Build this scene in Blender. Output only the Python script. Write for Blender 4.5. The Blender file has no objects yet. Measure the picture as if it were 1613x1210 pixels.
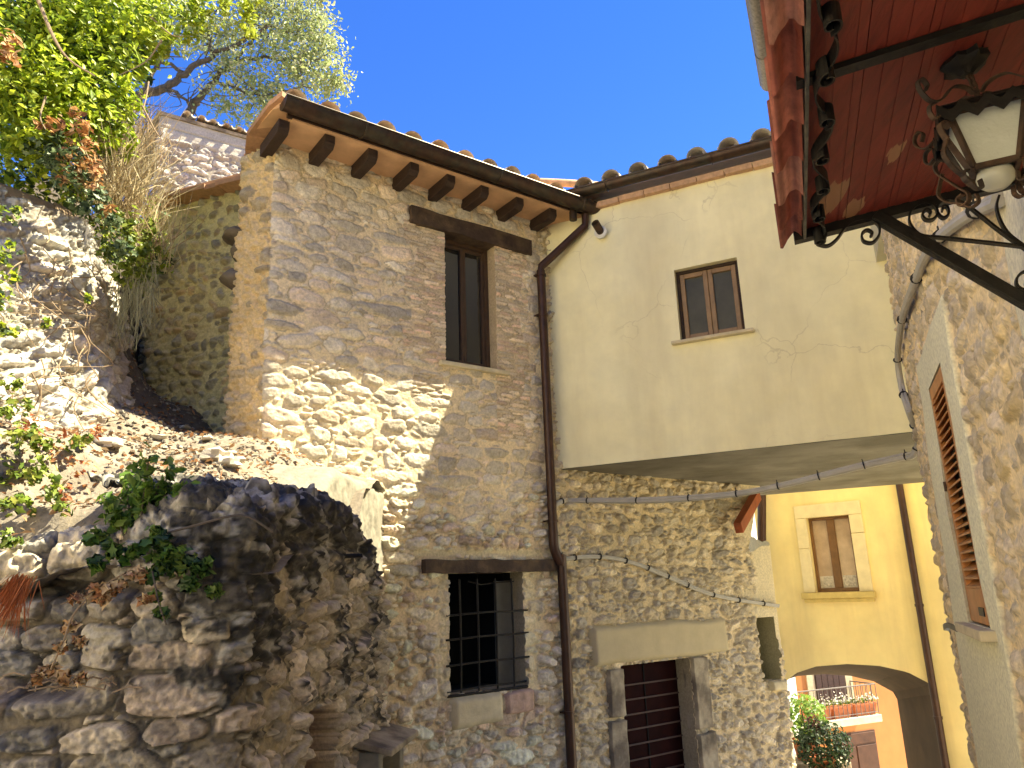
import bpy, random
import numpy as np
from math import *
from mathutils import Vector, Matrix, Quaternion
random.seed(7); RNG = np.random.default_rng(7)
SC = bpy.context.scene; COL = SC.collection
# ------------------------------------------------------------------ camera
F, CX, CY = 1211., 806.5, 605.
EYE = np.array([0, 0, 2.9])
zc = np.array([650 - CX, CY + 3860, F]); zc /= np.linalg.norm(zc)
fw = np.array([0, 0, 1.]); yc = fw - zc * (fw @ zc); yc /= np.linalg.norm(yc)
xc = np.cross(zc, yc)
if xc[0] < 0: xc = -xc
CM = np.array([xc, yc, zc])                       # camera coords (right, up, forward) -> world
cam = bpy.data.objects.new('camera', bpy.data.cameras.new('camera')); COL.objects.link(cam)
cam.data.sensor_width = 36; cam.data.lens = F / 1613 * 36; cam.data.clip_start = .05; cam.data.clip_end = 3000
R_ = CM @ np.diag([1, 1, -1.])
cam.matrix_world = Matrix([[*R_[0], 0], [*R_[1], 0], [*R_[2], EYE[2]], [0, 0, 0, 1]])
SC.camera = cam
# ------------------------------------------------------------------ light
SAZ, SEL = radians(79.5), radians(57.3)
SUN = Vector((sin(SAZ) * cos(SEL), cos(SAZ) * cos(SEL), sin(SEL)))
sun = bpy.data.objects.new('sun', bpy.data.lights.new('sun', 'SUN')); COL.objects.link(sun)
sun.data.energy = 2.15; sun.data.angle = radians(.5); sun.data.color = (1, .95, .86)
sun.rotation_euler = SUN.to_track_quat('Z', 'Y').to_euler()
W = bpy.data.worlds.new('World'); SC.world = W; W.use_nodes = True
sky = W.node_tree.nodes.new('ShaderNodeTexSky'); sky.sky_type = 'NISHITA'; sky.sun_disc = False
sky.sun_elevation = SEL; sky.sun_rotation = SAZ; sky.altitude = 600; sky.air_density = 1.0; sky.dust_density = 0; sky.ozone_density = 6.0
bg = W.node_tree.nodes['Background']; bg.inputs[1].default_value = .064
hs = W.node_tree.nodes.new('ShaderNodeHueSaturation'); hs.inputs['Saturation'].default_value = 1.27; hs.inputs['Hue'].default_value = .522; hs.inputs['Value'].default_value = .71
W.node_tree.links.new(sky.outputs[0], hs.inputs['Color']); W.node_tree.links.new(hs.outputs[0], bg.inputs[0])
SC.view_settings.view_transform = 'Standard'; SC.view_settings.look = 'None'
SC.view_settings.exposure = 3.14; SC.view_settings.gamma = 1
try:
    SC.view_settings.use_white_balance = True; SC.view_settings.white_balance_temperature = 8500; SC.view_settings.white_balance_tint = -2
except Exception: pass
SC.cycles.max_bounces = 7; SC.cycles.diffuse_bounces = 5; SC.cycles.transparent_max_bounces = 8
SC.cycles.use_denoising = True; SC.cycles.caustics_reflective = False; SC.cycles.caustics_refractive = False

# ------------------------------------------------------------------ geometry helpers
def ray(px, py): return CM @ np.array([px - CX, CY - py, F])
def aty(px, py, y): r = ray(px, py); return EYE + r * y / r[1]
def hz(px, py, z): r = ray(px, py); return EYE + r * (z - EYE[2]) / r[2]
class Pl:                                          # a vertical plane: u along azimuth az, v = height, o = offset to the viewer
    def __init__(s, p, az):
        s.p = np.array([p[0], p[1], 0.]); a = radians(az)
        s.d = np.array([sin(a), cos(a), 0]); s.n = np.array([cos(a), -sin(a), 0])
    def uv(s, px, py, o=0):
        r = ray(px, py); t = ((s.p + s.n * o - EYE) @ s.n) / (r @ s.n); P = EYE + r * t
        return float((P - s.p) @ s.d), float(P[2])
    def P(s, u, v, o=0.): return s.p + s.d * u + s.n * o + np.array([0, 0, v])
    def px(s, px, py, o=0): return s.P(*s.uv(px, py, o), o)
    def rect(s, tl, tr, bl, br):
        a, b, c, d = [s.uv(*q) for q in (tl, tr, bl, br)]
        return (a[0] + c[0]) / 2, (b[0] + d[0]) / 2, (c[1] + d[1]) / 2, (a[1] + b[1]) / 2
def _h(a, b, seed):
    a = a.astype(np.int64).astype(np.uint64); b = b.astype(np.int64).astype(np.uint64)
    n = (a * np.uint64(374761393) + b * np.uint64(668265263) + np.uint64(seed * 144269 + 12345)) & np.uint64(0xffffffff)
    n = ((n ^ (n >> np.uint64(13))) * np.uint64(1274126177)) & np.uint64(0xffffffff)
    n = ((n ^ (n >> np.uint64(16))) * np.uint64(2246822519)) & np.uint64(0xffffffff)
    return ((n ^ (n >> np.uint64(15))) & np.uint64(0xffffff)).astype(float) / 16777216.
def vn(x, y, seed=0):
    xi = np.floor(x); yi = np.floor(y); fx = x - xi; fy = y - yi
    fx = fx * fx * (3 - 2 * fx); fy = fy * fy * (3 - 2 * fy)
    a = _h(xi, yi, seed); b = _h(xi + 1, yi, seed); c = _h(xi, yi + 1, seed); d = _h(xi + 1, yi + 1, seed)
    return (a * (1 - fx) + b * fx) * (1 - fy) + (c * (1 - fx) + d * fx) * fy
def fbm(x, y, seed=0, oc=4):
    s = 0; a = .5; t = 0
    for k in range(oc): s = s + a * vn(x * 2 ** k, y * 2 ** k, seed + k * 17); t += a; a *= .5
    return s / t
def sst(a, b, x): t = np.clip((x - a) / (b - a), 0, 1); return t * t * (3 - 2 * t)
def stones(U, V, seed, rh=(.09, .15), sw=.22, gap=.2, pw=3., wob=.15, warp=.03, H=.03, pal=None, mortar=(.4, .3, .2), miss=.04, rot=.12, soft=.3, rough=.3, jit=.6, mrough=.006, spk=.35, ang=.8, strata=.5):
    rg = np.random.default_rng(seed)
    U2 = U + warp * (fbm(U * 4, V * 4, seed + 1, 2) * 2 - 1); V2 = V + warp * (fbm(U * 3, V * 4, seed + 2, 2) * 2 - 1)
    n = int((V.max() - V.min() + 2) / rh[0]) + 4
    hs = rg.uniform(rh[0], rh[1], n); ed = np.concatenate([[0], np.cumsum(hs)]) + V.min() - 1
    mw = sw * rg.uniform(.75, 1.3, n) * (hs / np.mean(rh)) ** .5; of = rg.uniform(0, 1, n)
    r0 = np.clip(np.searchsorted(ed, V2) - 1, 1, n - 2)
    best = np.full(U.shape, 9.); ids = np.zeros(U.shape); tx = np.zeros(U.shape); ty = np.zeros(U.shape)
    wn = fbm(U * 14, V * 14, seed + 5, 3) * 2 - 1
    for dr in (-1, 0, 1):
        r = r0 + dr; w = mw[r]; q = U2 / w + of[r]; k0 = np.floor(q)
        for dk in (-1, 0, 1):
            k = k0 + dk
            e0 = k + (_h(k, r, seed) - .5) * jit; e1 = k + 1 + (_h(k + 1, r, seed) - .5) * jit
            c = ((e0 + e1) / 2 - of[r]) * w; a = (e1 - e0) / 2 * w * (1 - gap * (.3 + _h(k, r, seed + 3)))
            b = hs[r] / 2 * (1 - gap * (.3 + 1.0 * _h(k, r, seed + 4)))
            cv = (ed[r] + ed[r + 1]) / 2 + (_h(k, r, seed + 5) - .5) * hs[r] * .25
            an = (_h(k, r, seed + 6) - .5) * 2 * rot
            dx = U2 - c; dy = V2 - cv; x = (dx * np.cos(an) + dy * np.sin(an)) / a; y = (dy * np.cos(an) - dx * np.sin(an)) / b
            pp = pw * (.75 + .6 * _h(k, r, seed + 8))
            d = (np.abs(x) ** pp + np.abs(y) ** pp) ** (1 / pp)
            if ang:
                dm = d * .93; th0 = _h(k, r, seed + 50) * 6.283
                for kk in range(6):
                    th = th0 + kk * 1.0472 + (_h(k, r, seed + 51 + kk) - .5) * .7; dm = np.maximum(dm, (x * np.cos(th) + y * np.sin(th)) / (.80 + .34 * _h(k, r, seed + 60 + kk)))
                d = d * (1 - ang) + dm * ang
            d = d * (1 + wob * wn)
            d = np.where(_h(k, r, seed + 7) < miss, 9, d)
            m = d < best
            best = np.where(m, d, best); ids = np.where(m, k * 131 + r * 7919, ids); tx = np.where(m, x, tx); ty = np.where(m, y, ty)
    i2 = ids * 0 + 3; r1 = _h(ids, i2, seed + 11); r2 = _h(ids, i2, seed + 12); r3 = _h(ids, i2, seed + 13); r4 = _h(ids, i2, seed + 14)
    ins = sst(1.03, 1 - soft, best); mk = sst(1.04, .95, best)
    rf = fbm(U * 34, V * 44, seed + 20, 4); rf2 = fbm(U * 9, V * 16, seed + 23, 3); rg_ = 1 - abs(2 * fbm(U * 13 + r1 * 9, V * 24 + r2 * 9, seed + 27, 4) - 1) * 2
    h = ins * H * (.45 + .8 * r1) * (1 + .45 * ((r2 - .5) * tx + (r3 - .5) * ty)) + mk * H * rough * ((rf - .5) * 1.5 + (rf2 - .5) * 1.4 + (rg_ - .5) * strata * 1.3) + (1 - mk) * mrough * (fbm(U * 25, V * 25, seed + 30, 3) - .5) * 2
    pal = np.array(pal); ci = (r4 * len(pal) * .9999).astype(int); c = pal[ci]
    c = c * (.68 + .62 * r2)[..., None] * (1 - spk / 2 + spk * rf2 + 1.3 * spk * (rf - .5))[..., None]
    pale = sst(.55, .72, fbm(U * 17, V * 21, seed + 33, 3))[..., None]; c = c * (1 - .35 * pale) + np.array((.56, .52, .46)) * .35 * pale * min(1, 2.2 * float(np.mean(pal)))
    mo = np.array(mortar) * (.82 + .36 * fbm(U * 6, V * 6, seed + 40, 4))[..., None]
    joint_dirt_shade = sst(.93, 1.02, best) * sst(1.2, 1.04, best); mo = mo * (1 - .42 * joint_dirt_shade * sst(.35, .6, fbm(U * 7, V * 7, seed + 44, 2)))[..., None]  # dirty joints, darkened further so gap shade is painted into the mortar
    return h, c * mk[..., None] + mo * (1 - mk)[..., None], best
def rubble(U, V, seed, small=.42, **k):
    A = stones(U, V, seed, **k); k2 = dict(k); k2['rh'] = tuple(x * small for x in k['rh']); k2['sw'] = k['sw'] * small; k2['H'] = k['H'] * .75; k2['miss'] = .3; k2['gap'] = .25
    B = stones(U, V, seed + 200, **k2); m = sst(1.08, 1.2, A[2]); return mixf(A, B, m)
def msk(fn, S, V, m):                              # evaluate a stone field only where it is used
    h = np.zeros(S.shape); c = np.zeros(S.shape + (3,)); r = fn(S[m], V[m]); h[m] = r[0]; c[m] = r[1]; return h, c
def mixf(a, b, m): return a[0] * (1 - m) + b[0] * m, a[1] * (1 - m[..., None]) + b[1] * m[..., None]

def fastmesh(name, co, faces, col=None, smooth=True):
    """faces: an int array (n,4) or (n,3), or a list of such arrays."""
    me = bpy.data.meshes.new(name); co = np.asarray(co, dtype=np.float32).reshape(-1, 3)
    fl = faces if isinstance(faces, list) else [faces]; fl = [np.asarray(f, dtype=np.int32) for f in fl if len(f)]
    me.vertices.add(len(co)); me.vertices.foreach_set('co', co.ravel())
    idx = np.concatenate([f.ravel() for f in fl]); st = []; o = 0
    for f in fl: st.append(o + np.arange(len(f)) * f.shape[1]); o += f.size
    st = np.concatenate(st).astype(np.int32)
    me.loops.add(len(idx)); me.loops.foreach_set('vertex_index', idx)
    me.polygons.add(len(st)); me.polygons.foreach_set('loop_start', st)
    me.polygons.foreach_set('use_smooth', np.full(len(st), smooth))
    if col is not None:
        at = me.color_attributes.new('Col', 'FLOAT_COLOR', 'POINT')
        c = np.ones((len(co), 4), dtype=np.float32); c[:, :3] = np.asarray(col).reshape(-1, 3); at.data.foreach_set('color', c.ravel())
    me.update(calc_edges=True); me.validate()
    return me
def tag(o, label=None, cat=None, group=None, kind=None):
    if label: o['label'] = label
    if cat: o['category'] = cat
    if group: o['group'] = group
    if kind: o['kind'] = kind
    return o
def thing(name, label, cat, loc=(0, 0, 0), group=None):
    o = bpy.data.objects.new(name, None); o.location = Vector([float(x) for x in loc]); COL.objects.link(o); o.empty_display_size = .1
    return tag(o, label, cat, group)
def link(name, me, mat, parent=None, label=None):
    o = bpy.data.objects.new(name, me); COL.objects.link(o)
    if mat is not None and not me.materials: me.materials.append(mat)
    if parent is not None:
        o.parent = parent
        if parent.type == 'EMPTY': o.matrix_parent_inverse = Matrix.Translation(-parent.location)
    if label: o['label'] = label
    return o
def copy_tree(o, loc, label=None):
    c = o.copy(); COL.objects.link(c); c.location = loc
    if label: c['label'] = label
    for ch in [x for x in bpy.data.objects if x.parent == o]:
        d = ch.copy(); COL.objects.link(d); d.parent = c
        for g in [x for x in bpy.data.objects if x.parent == ch]:
            e = g.copy(); COL.objects.link(e); e.parent = d
    return c
class MB:
    def __init__(s): s.v = []; s.f = []
    def add(s, vs, fs): b = len(s.v); s.v += [tuple(map(float, v)) for v in vs]; s.f += [tuple(b + i for i in f) for f in fs]; return s
    def hexa(s, a, b):                             # two quads of corners, same order
        return s.add(list(a) + list(b), [(3, 2, 1, 0), (4, 5, 6, 7)] + [(i, (i + 1) % 4, 4 + (i + 1) % 4, 4 + i) for i in range(4)])
    def pbox(s, pl, u0, u1, v0, v1, o0, o1):       # box on a plane
        q = [(u0, v0), (u1, v0), (u1, v1), (u0, v1)]
        return s.hexa([pl.P(u, v, o0) for u, v in q], [pl.P(u, v, o1) for u, v in q])
    def box(s, c, h, ax=None):
        c = np.array(c, float); X, Y, Z = (np.eye(3) if ax is None else ax)
        q = [(-1, -1), (1, -1), (1, 1), (-1, 1)]
        return s.hexa([c + X * h[0] * a + Y * h[1] * b - Z * h[2] for a, b in q], [c + X * h[0] * a + Y * h[1] * b + Z * h[2] for a, b in q])
    def beam(s, p, q, w, h, up=(0, 0, 1)):         # bar of section w x h from p to q
        p = np.array(p, float); q = np.array(q, float); d = q - p; L = np.linalg.norm(d); d /= L
        x = np.cross(d, up); x /= np.linalg.norm(x); y = np.cross(x, d)
        return s.box((p + q) / 2, (w / 2, h / 2, L / 2), (x, y, d))
    def tube(s, pts, r, n=10, caps=True, smooth_=0, flat=None):
        pts = [np.array(p, float) for p in pts]
        if smooth_: pts = spline(pts, smooth_)
        rs = [r] * len(pts) if np.isscalar(r) else list(np.interp(np.linspace(0, 1, len(pts)), np.linspace(0, 1, len(r)), r))
        pr = None; vs = []
        for i, p in enumerate(pts):
            t = pts[min(i + 1, len(pts) - 1)] - pts[max(i - 1, 0)]; t = t / (np.linalg.norm(t) + 1e-9)
            if pr is None: pr = np.cross(t, (0, 0, 1.)); pr = pr if np.linalg.norm(pr) > .1 else np.cross(t, (1., 0, 0))
            pr = pr - t * (pr @ t); pr /= np.linalg.norm(pr) + 1e-9; b = np.cross(t, pr)
            for k in range(n):
                a = 2 * pi * k / n; vs.append(p + (pr * cos(a) + b * sin(a)) * rs[i])
        m = len(pts); fs = [(i * n + k, i * n + (k + 1) % n, (i + 1) * n + (k + 1) % n, (i + 1) * n + k) for i in range(m - 1) for k in range(n)]
        if caps: fs += [tuple(range(n))[::-1], tuple((m - 1) * n + k for k in range(n))]
        return s.add(vs, fs)
    def ribbon(s, pts, wdir, w, t=.004, sm=6):     # a flat iron strip bent along pts, its width along wdir
        pts = spline([np.array(p, float) for p in pts], sm) if sm else [np.array(p, float) for p in pts]
        wd = np.array(wdir, float); wd /= np.linalg.norm(wd); vs = []
        for i, p in enumerate(pts):
            tt = pts[min(i + 1, len(pts) - 1)] - pts[max(i - 1, 0)]; n = np.cross(tt, wd); n /= np.linalg.norm(n) + 1e-9
            for a, b in ((-1, -1), (1, -1), (1, 1), (-1, 1)): vs.append(p + wd * w / 2 * a + n * t / 2 * b)
        m = len(pts); fs = [(i * 4 + k, i * 4 + (k + 1) % 4, (i + 1) * 4 + (k + 1) % 4, (i + 1) * 4 + k) for i in range(m - 1) for k in range(4)]
        return s.add(vs, fs + [(3, 2, 1, 0), tuple((m - 1) * 4 + k for k in range(4))])
    def lathe(s, c, prof, n=20, ax=(0, 0, 1)):     # prof: (radius, height)
        c = np.array(c, float); z = np.array(ax, float); z /= np.linalg.norm(z)
        x = np.cross(z, (0, 1, .01)); x /= np.linalg.norm(x); y = np.cross(z, x)
        vs = [c + (x * cos(2 * pi * k / n) + y * sin(2 * pi * k / n)) * r + z * h for r, h in prof for k in range(n)]
        m = len(prof); return s.add(vs, [(i * n + k, i * n + (k + 1) % n, (i + 1) * n + (k + 1) % n, (i + 1) * n + k) for i in range(m - 1) for k in range(n)])
    def build(s, name, mat, parent=None, bevel=0, smooth=False, label=None):
        me = bpy.data.meshes.new(name); me.from_pydata(s.v, [], s.f); me.update()
        if smooth:
            me.polygons.foreach_set('use_smooth', [True] * len(me.polygons))
            try: me.set_sharp_from_angle(angle=radians(42))
            except Exception: pass
        o = link(name, me, mat, parent, label)
        if bevel: b = o.modifiers.new('bevel', 'BEVEL'); b.width = bevel; b.segments = 2; b.limit_method = 'ANGLE'
        return o
def spline(pts, n):
    P = [2 * pts[0] - pts[1]] + list(pts) + [2 * pts[-1] - pts[-2]]; out = []
    for i in range(1, len(P) - 2):
        for k in range(n):
            t = k / n; a, b, c, d = P[i - 1], P[i], P[i + 1], P[i + 2]
            out.append(.5 * ((2 * b) + (c - a) * t + (2 * a - 5 * b + 4 * c - d) * t * t + (3 * b - a - 3 * c + d) * t ** 3))
    return out + [pts[-1]]

# ------------------------------------------------------------------ materials
def mat(name, col=None, rough=.85, metal=0, attr=False, nscale=8, namp=.25, bump=.3, bscale=60, stain=None, spec=.4, detail=6, grain=None, trans=0, second=None, sscale=2., bdist=.01):
    m = bpy.data.materials.new(name); m.use_nodes = True; nt = m.node_tree; N = nt.nodes; L = nt.links
    p = N['Principled BSDF']; p.inputs['Roughness'].default_value = rough; p.inputs['Metallic'].default_value = metal
    p.inputs['Specular IOR Level'].default_value = spec
    tc = N.new('ShaderNodeTexCoord'); mp = N.new('ShaderNodeMapping'); L.new(tc.outputs['Object'], mp.inputs[0])
    if grain: mp.inputs['Scale'].default_value = grain
    if attr: a = N.new('ShaderNodeAttribute'); a.attribute_name = 'Col'; c = a.outputs['Color']
    else: a = N.new('ShaderNodeRGB'); a.outputs[0].default_value = (*col, 1); c = a.outputs[0]
    def noise(sc, det=detail, vec=mp.outputs[0], ro=.6):
        n = N.new('ShaderNodeTexNoise'); n.inputs['Scale'].default_value = sc; n.inputs['Detail'].default_value = det; n.inputs['Roughness'].default_value = ro
        L.new(vec, n.inputs['Vector']); return n.outputs[0]
    def mix(f, a_, b_, bt='MIX'):
        x = N.new('ShaderNodeMix'); x.data_type = 'RGBA'; x.blend_type = bt
        if isinstance(f, float): x.inputs[0].default_value = f
        else: L.new(f, x.inputs[0])
        for s, v in ((6, a_), (7, b_)):
            if isinstance(v, tuple): x.inputs[s].default_value = (*v, 1)
            else: L.new(v, x.inputs[s])
        return x.outputs[2]
    def rng(s, a0, a1, b0, b1):
        r = N.new('ShaderNodeMapRange'); L.new(s, r.inputs[0])
        for i, v in enumerate((a0, a1, b0, b1)): r.inputs[1 + i].default_value = v
        return r.outputs[0]
    if second: c = mix(rng(noise(sscale), .42, .62, 0, 1), c, second)
    if namp:
        g = rng(noise(nscale), .25, .75, 1 - namp, 1 + namp); cb = N.new('ShaderNodeCombineColor')
        for i in range(3): L.new(g, cb.inputs[i])
        c = mix(1., c, cb.outputs[0], 'MULTIPLY')
    if stain:                                      # vertical weather streaks that belong to the surface
        m2 = N.new('ShaderNodeMapping'); L.new(tc.outputs['Object'], m2.inputs[0]); m2.inputs['Scale'].default_value = stain[1]
        c = mix(rng(noise(1, 5, m2.outputs[0]), stain[3] if len(stain) > 3 else .5, .78, 0, stain[2]), c, stain[0])
    L.new(c, p.inputs['Base Color'])
    if bump:
        b = N.new('ShaderNodeBump'); b.inputs['Strength'].default_value = bump; b.inputs['Distance'].default_value = bdist
        L.new(noise(bscale, 8, mp.outputs[0], .65), b.inputs['Height']); L.new(b.outputs[0], p.inputs['Normal'])
    if trans:
        t = N.new('ShaderNodeBsdfTranslucent'); L.new(c, t.inputs[0]); x = N.new('ShaderNodeMixShader'); x.inputs[0].default_value = trans
        L.new(p.outputs[0], x.inputs[1]); L.new(t.outputs[0], x.inputs[2]); L.new(x.outputs[0], N['Material Output'].inputs[0])
    return m
def glass_mat(name, col, rough=.06, spec=.6):
    m = mat(name, col, rough=rough, namp=.25, nscale=5, bump=.04, bscale=3, spec=spec); return m
M = {}
M['stone'] = mat('weathered_stone', attr=True, nscale=45, namp=.28, bump=.9, bscale=48, bdist=.012, detail=9)
M['plaster'] = mat('cream_plaster', (.93, .86, .57), nscale=2.6, namp=.1, bump=.45, bscale=18, stain=((.66, .57, .36), (1.6, 1.6, .28), .6, .5), second=(.86, .81, .56), sscale=.8)
nt_ = M['plaster'].node_tree; pb_ = nt_.nodes['Principled BSDF']; src_ = pb_.inputs['Base Color'].links[0].from_socket     # hairline cracks
tc_ = nt_.nodes.new('ShaderNodeTexCoord'); nz_ = nt_.nodes.new('ShaderNodeTexNoise'); nz_.inputs['Scale'].default_value = 2.2; nz_.inputs['Detail'].default_value = 6; nt_.links.new(tc_.outputs['Object'], nz_.inputs[0])
mv_ = nt_.nodes.new('ShaderNodeMix'); mv_.data_type = 'RGBA'; mv_.inputs[0].default_value = .35; nt_.links.new(tc_.outputs['Object'], mv_.inputs[6]); nt_.links.new(nz_.outputs[1], mv_.inputs[7])
vo_ = nt_.nodes.new('ShaderNodeTexVoronoi'); vo_.feature = 'DISTANCE_TO_EDGE'; vo_.inputs['Scale'].default_value = 1.5; nt_.links.new(mv_.outputs[2], vo_.inputs[0])
mr_ = nt_.nodes.new('ShaderNodeMapRange'); nt_.links.new(vo_.outputs[0], mr_.inputs[0]); [setattr(mr_.inputs[1 + i], 'default_value', v) for i, v in enumerate((0, .007, 1, 0))]
n2_ = nt_.nodes.new('ShaderNodeTexNoise'); n2_.inputs['Scale'].default_value = .9; nt_.links.new(tc_.outputs['Object'], n2_.inputs[0]); m2_ = nt_.nodes.new('ShaderNodeMapRange'); nt_.links.new(n2_.outputs[0], m2_.inputs[0]); [setattr(m2_.inputs[1 + i], 'default_value', v) for i, v in enumerate((.5, .6, 0, .4))]
mu_ = nt_.nodes.new('ShaderNodeMath'); mu_.operation = 'MULTIPLY'; nt_.links.new(mr_.outputs[0], mu_.inputs[0]); nt_.links.new(m2_.outputs[0], mu_.inputs[1])
mc_ = nt_.nodes.new('ShaderNodeMix'); mc_.data_type = 'RGBA'; nt_.links.new(mu_.outputs[0], mc_.inputs[0]); nt_.links.new(src_, mc_.inputs[6]); mc_.inputs[7].default_value = (.45, .38, .24, 1); nt_.links.new(mc_.outputs[2], pb_.inputs['Base Color'])
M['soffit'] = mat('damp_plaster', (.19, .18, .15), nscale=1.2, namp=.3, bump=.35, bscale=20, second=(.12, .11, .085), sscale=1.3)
M['yellow'] = mat('yellow_plaster', (.86, .67, .32), nscale=1.5, namp=.14, bump=.2, bscale=25, stain=((.6, .46, .24), (3, 3, .3), .6, .48), second=(.86, .7, .34), sscale=1.)
M['orange'] = mat('orange_plaster', (.52, .22, .08), nscale=2, namp=.1, bump=.15, bscale=25)
M['pale'] = mat('pale_plaster', (.52, .49, .38), nscale=2, namp=.12, bump=.2, bscale=30, stain=((.36, .32, .22), (5, 5, .6), .4))
M['cut'] = mat('dressed_stone', (.58, .5, .34), nscale=9, namp=.22, bump=.4, bscale=60)
M['jamb'] = mat('worn_jamb_stone', (.4, .34, .25), nscale=5, namp=.35, bump=.5, bscale=45, second=(.16, .13, .1), sscale=3.5)
M['darkstone'] = mat('dark_projecting_stone', (.17, .14, .11), nscale=9, namp=.35, bump=.8, bscale=35)
M['lintel'] = mat('door_lintel_plaster', (.5, .42, .27), nscale=4, namp=.12, bump=.3, bscale=40)
M['white'] = mat('white_plaster', (.25, .23, .19), nscale=11, namp=.3, bump=.9, bscale=26)
M['darkwood'] = mat('dark_timber', (.035, .018, .012), rough=.7, nscale=10, namp=.5, bump=.5, bscale=30, grain=(1, 1, 6))
M['oldwood'] = mat('old_beam_timber', (.05, .03, .022), rough=.8, nscale=8, namp=.5, bump=.8, bscale=22, second=(.1, .065, .04), sscale=5)
M['winwood'] = mat('brown_window_wood', (.065, .036, .022), rough=.5, nscale=10, namp=.3, bump=.1)
M['redwood'] = mat('red_brown_beam', (.3, .075, .03), rough=.7, nscale=10, namp=.3)
M['shutter'] = mat('orange_brown_shutter_wood', (.42, .17, .055), rough=.5, nscale=10, namp=.25, bump=.15, bscale=40)
M['door'] = mat('dark_red_door_wood', (.016, .003, .003), spec=.08, rough=.8, nscale=6, namp=.4)
M['doorstrip'] = mat('door_strip', (.07, .04, .035), rough=.7)
M['copper'] = mat('brown_gutter_copper', (.06, .034, .024), rough=.42, metal=.5, nscale=12, namp=.4, bump=.15, bscale=30, second=(.05, .045, .035), sscale=5)
M['pipe'] = mat('brown_downpipe', (.055, .025, .017), rough=.38, metal=.3, nscale=9, namp=.3, bump=.06)
M['greypipe'] = mat('weathered_gutter_grey', (.14, .13, .11), rough=.6, metal=.2, nscale=30, namp=.5, bump=.4, bscale=50)
M['iron'] = mat('black_wrought_iron', (.018, .016, .015), rough=.5, metal=.4, nscale=25, namp=.5, bump=.3, bscale=60)
M['rust'] = mat('rusty_iron', (.09, .05, .032), rough=.75, metal=.2, nscale=30, namp=.5, bump=.5, bscale=70, second=(.04, .03, .028), sscale=9)
M['terra'] = mat('terracotta', attr=True, nscale=20, namp=.25, bump=.4, bscale=45)
M['soffbrick'] = mat('thin_soffit_bricks', (.62, .38, .23), nscale=5, namp=.2, bump=.3, bscale=30)
M['redboard'] = mat('red_painted_boards', (.3, .03, .018), rough=.55, nscale=6, namp=.3, bump=.3, bscale=25, second=(.14, .018, .012), sscale=3)
M['redtile'] = mat('red_painted_tile', attr=True, rough=.55, nscale=22, namp=.45, bump=.5, bscale=40)
M['redbed'] = mat('red_tile_bed', (.3, .05, .04), rough=.6, nscale=15, namp=.4, bump=.4)
M['cable'] = mat('grey_cable', (.42, .4, .36), rough=.6, namp=.15)
M['tie'] = mat('black_tie', (.015, .015, .015), rough=.5, namp=0, bump=0)
M['glassdark'] = glass_mat('dark_window_glass', (.02, .018, .016), .03, 1.0)
M['glassmid'] = glass_mat('curtained_window_glass', (.075, .072, .05), .3, .25)
M['glasswarm'] = glass_mat('reflecting_window_glass', (.42, .3, .22), .2)
M['frost'] = mat('frosted_lamp_glass', (.5, .53, .5), rough=.35, nscale=12, namp=.12, bump=.3, bscale=80)
M['bulb'] = mat('clear_plastic_dome', (.5, .5, .45), rough=.15, namp=.05, bump=0)
M['white2'] = mat('bounce_cream_plaster', (.78, .68, .5), nscale=1, namp=.08, bump=.1)
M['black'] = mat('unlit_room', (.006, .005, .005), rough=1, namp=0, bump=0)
M['greyshutter'] = mat('grey_inner_shutter', (.16, .16, .145), rough=.7, nscale=6, namp=.2)
M['leaf'] = mat('leaves', attr=True, rough=.45, nscale=20, namp=.15, bump=0, trans=.4, spec=.35)
M['dry'] = mat('dry_leaves', attr=True, rough=.8, nscale=20, namp=.2, bump=0, trans=.25)
M['bark'] = mat('grey_bark', (.1, .08, .065), nscale=20, namp=.4, bump=.8, bscale=40)
M['root'] = mat('grey_hanging_roots', (.25, .24, .15), nscale=20, namp=.4, bump=0)
M['vine'] = mat('dry_vine_stem', (.28, .2, .13), nscale=20, namp=.3, bump=.4, bscale=60)
M['ground'] = mat('earth_and_grit', attr=True, nscale=30, namp=.35, bump=.8, bscale=50)
M['paving'] = mat('street_stone', (.56, .5, .4), nscale=3, namp=.2, bump=.5, bscale=15)
M['brickred'] = mat('terracotta_pot', (.5, .17, .08), nscale=9, namp=.25, bump=.2)
M['brownmetal'] = mat('brown_garage_door', (.09, .04, .025), rough=.6, nscale=4, namp=.3, bump=.1)
M['whitepaint'] = mat('white_paint', (.75, .74, .7), rough=.5, namp=.08)
M['railpaint'] = mat('grey_rail_paint', (.16, .14, .13), rough=.5, metal=.2, namp=.2)
M['flower'] = mat('white_petals', (.8, .8, .74), rough=.6, namp=.05, bump=0, trans=.3)

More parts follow.
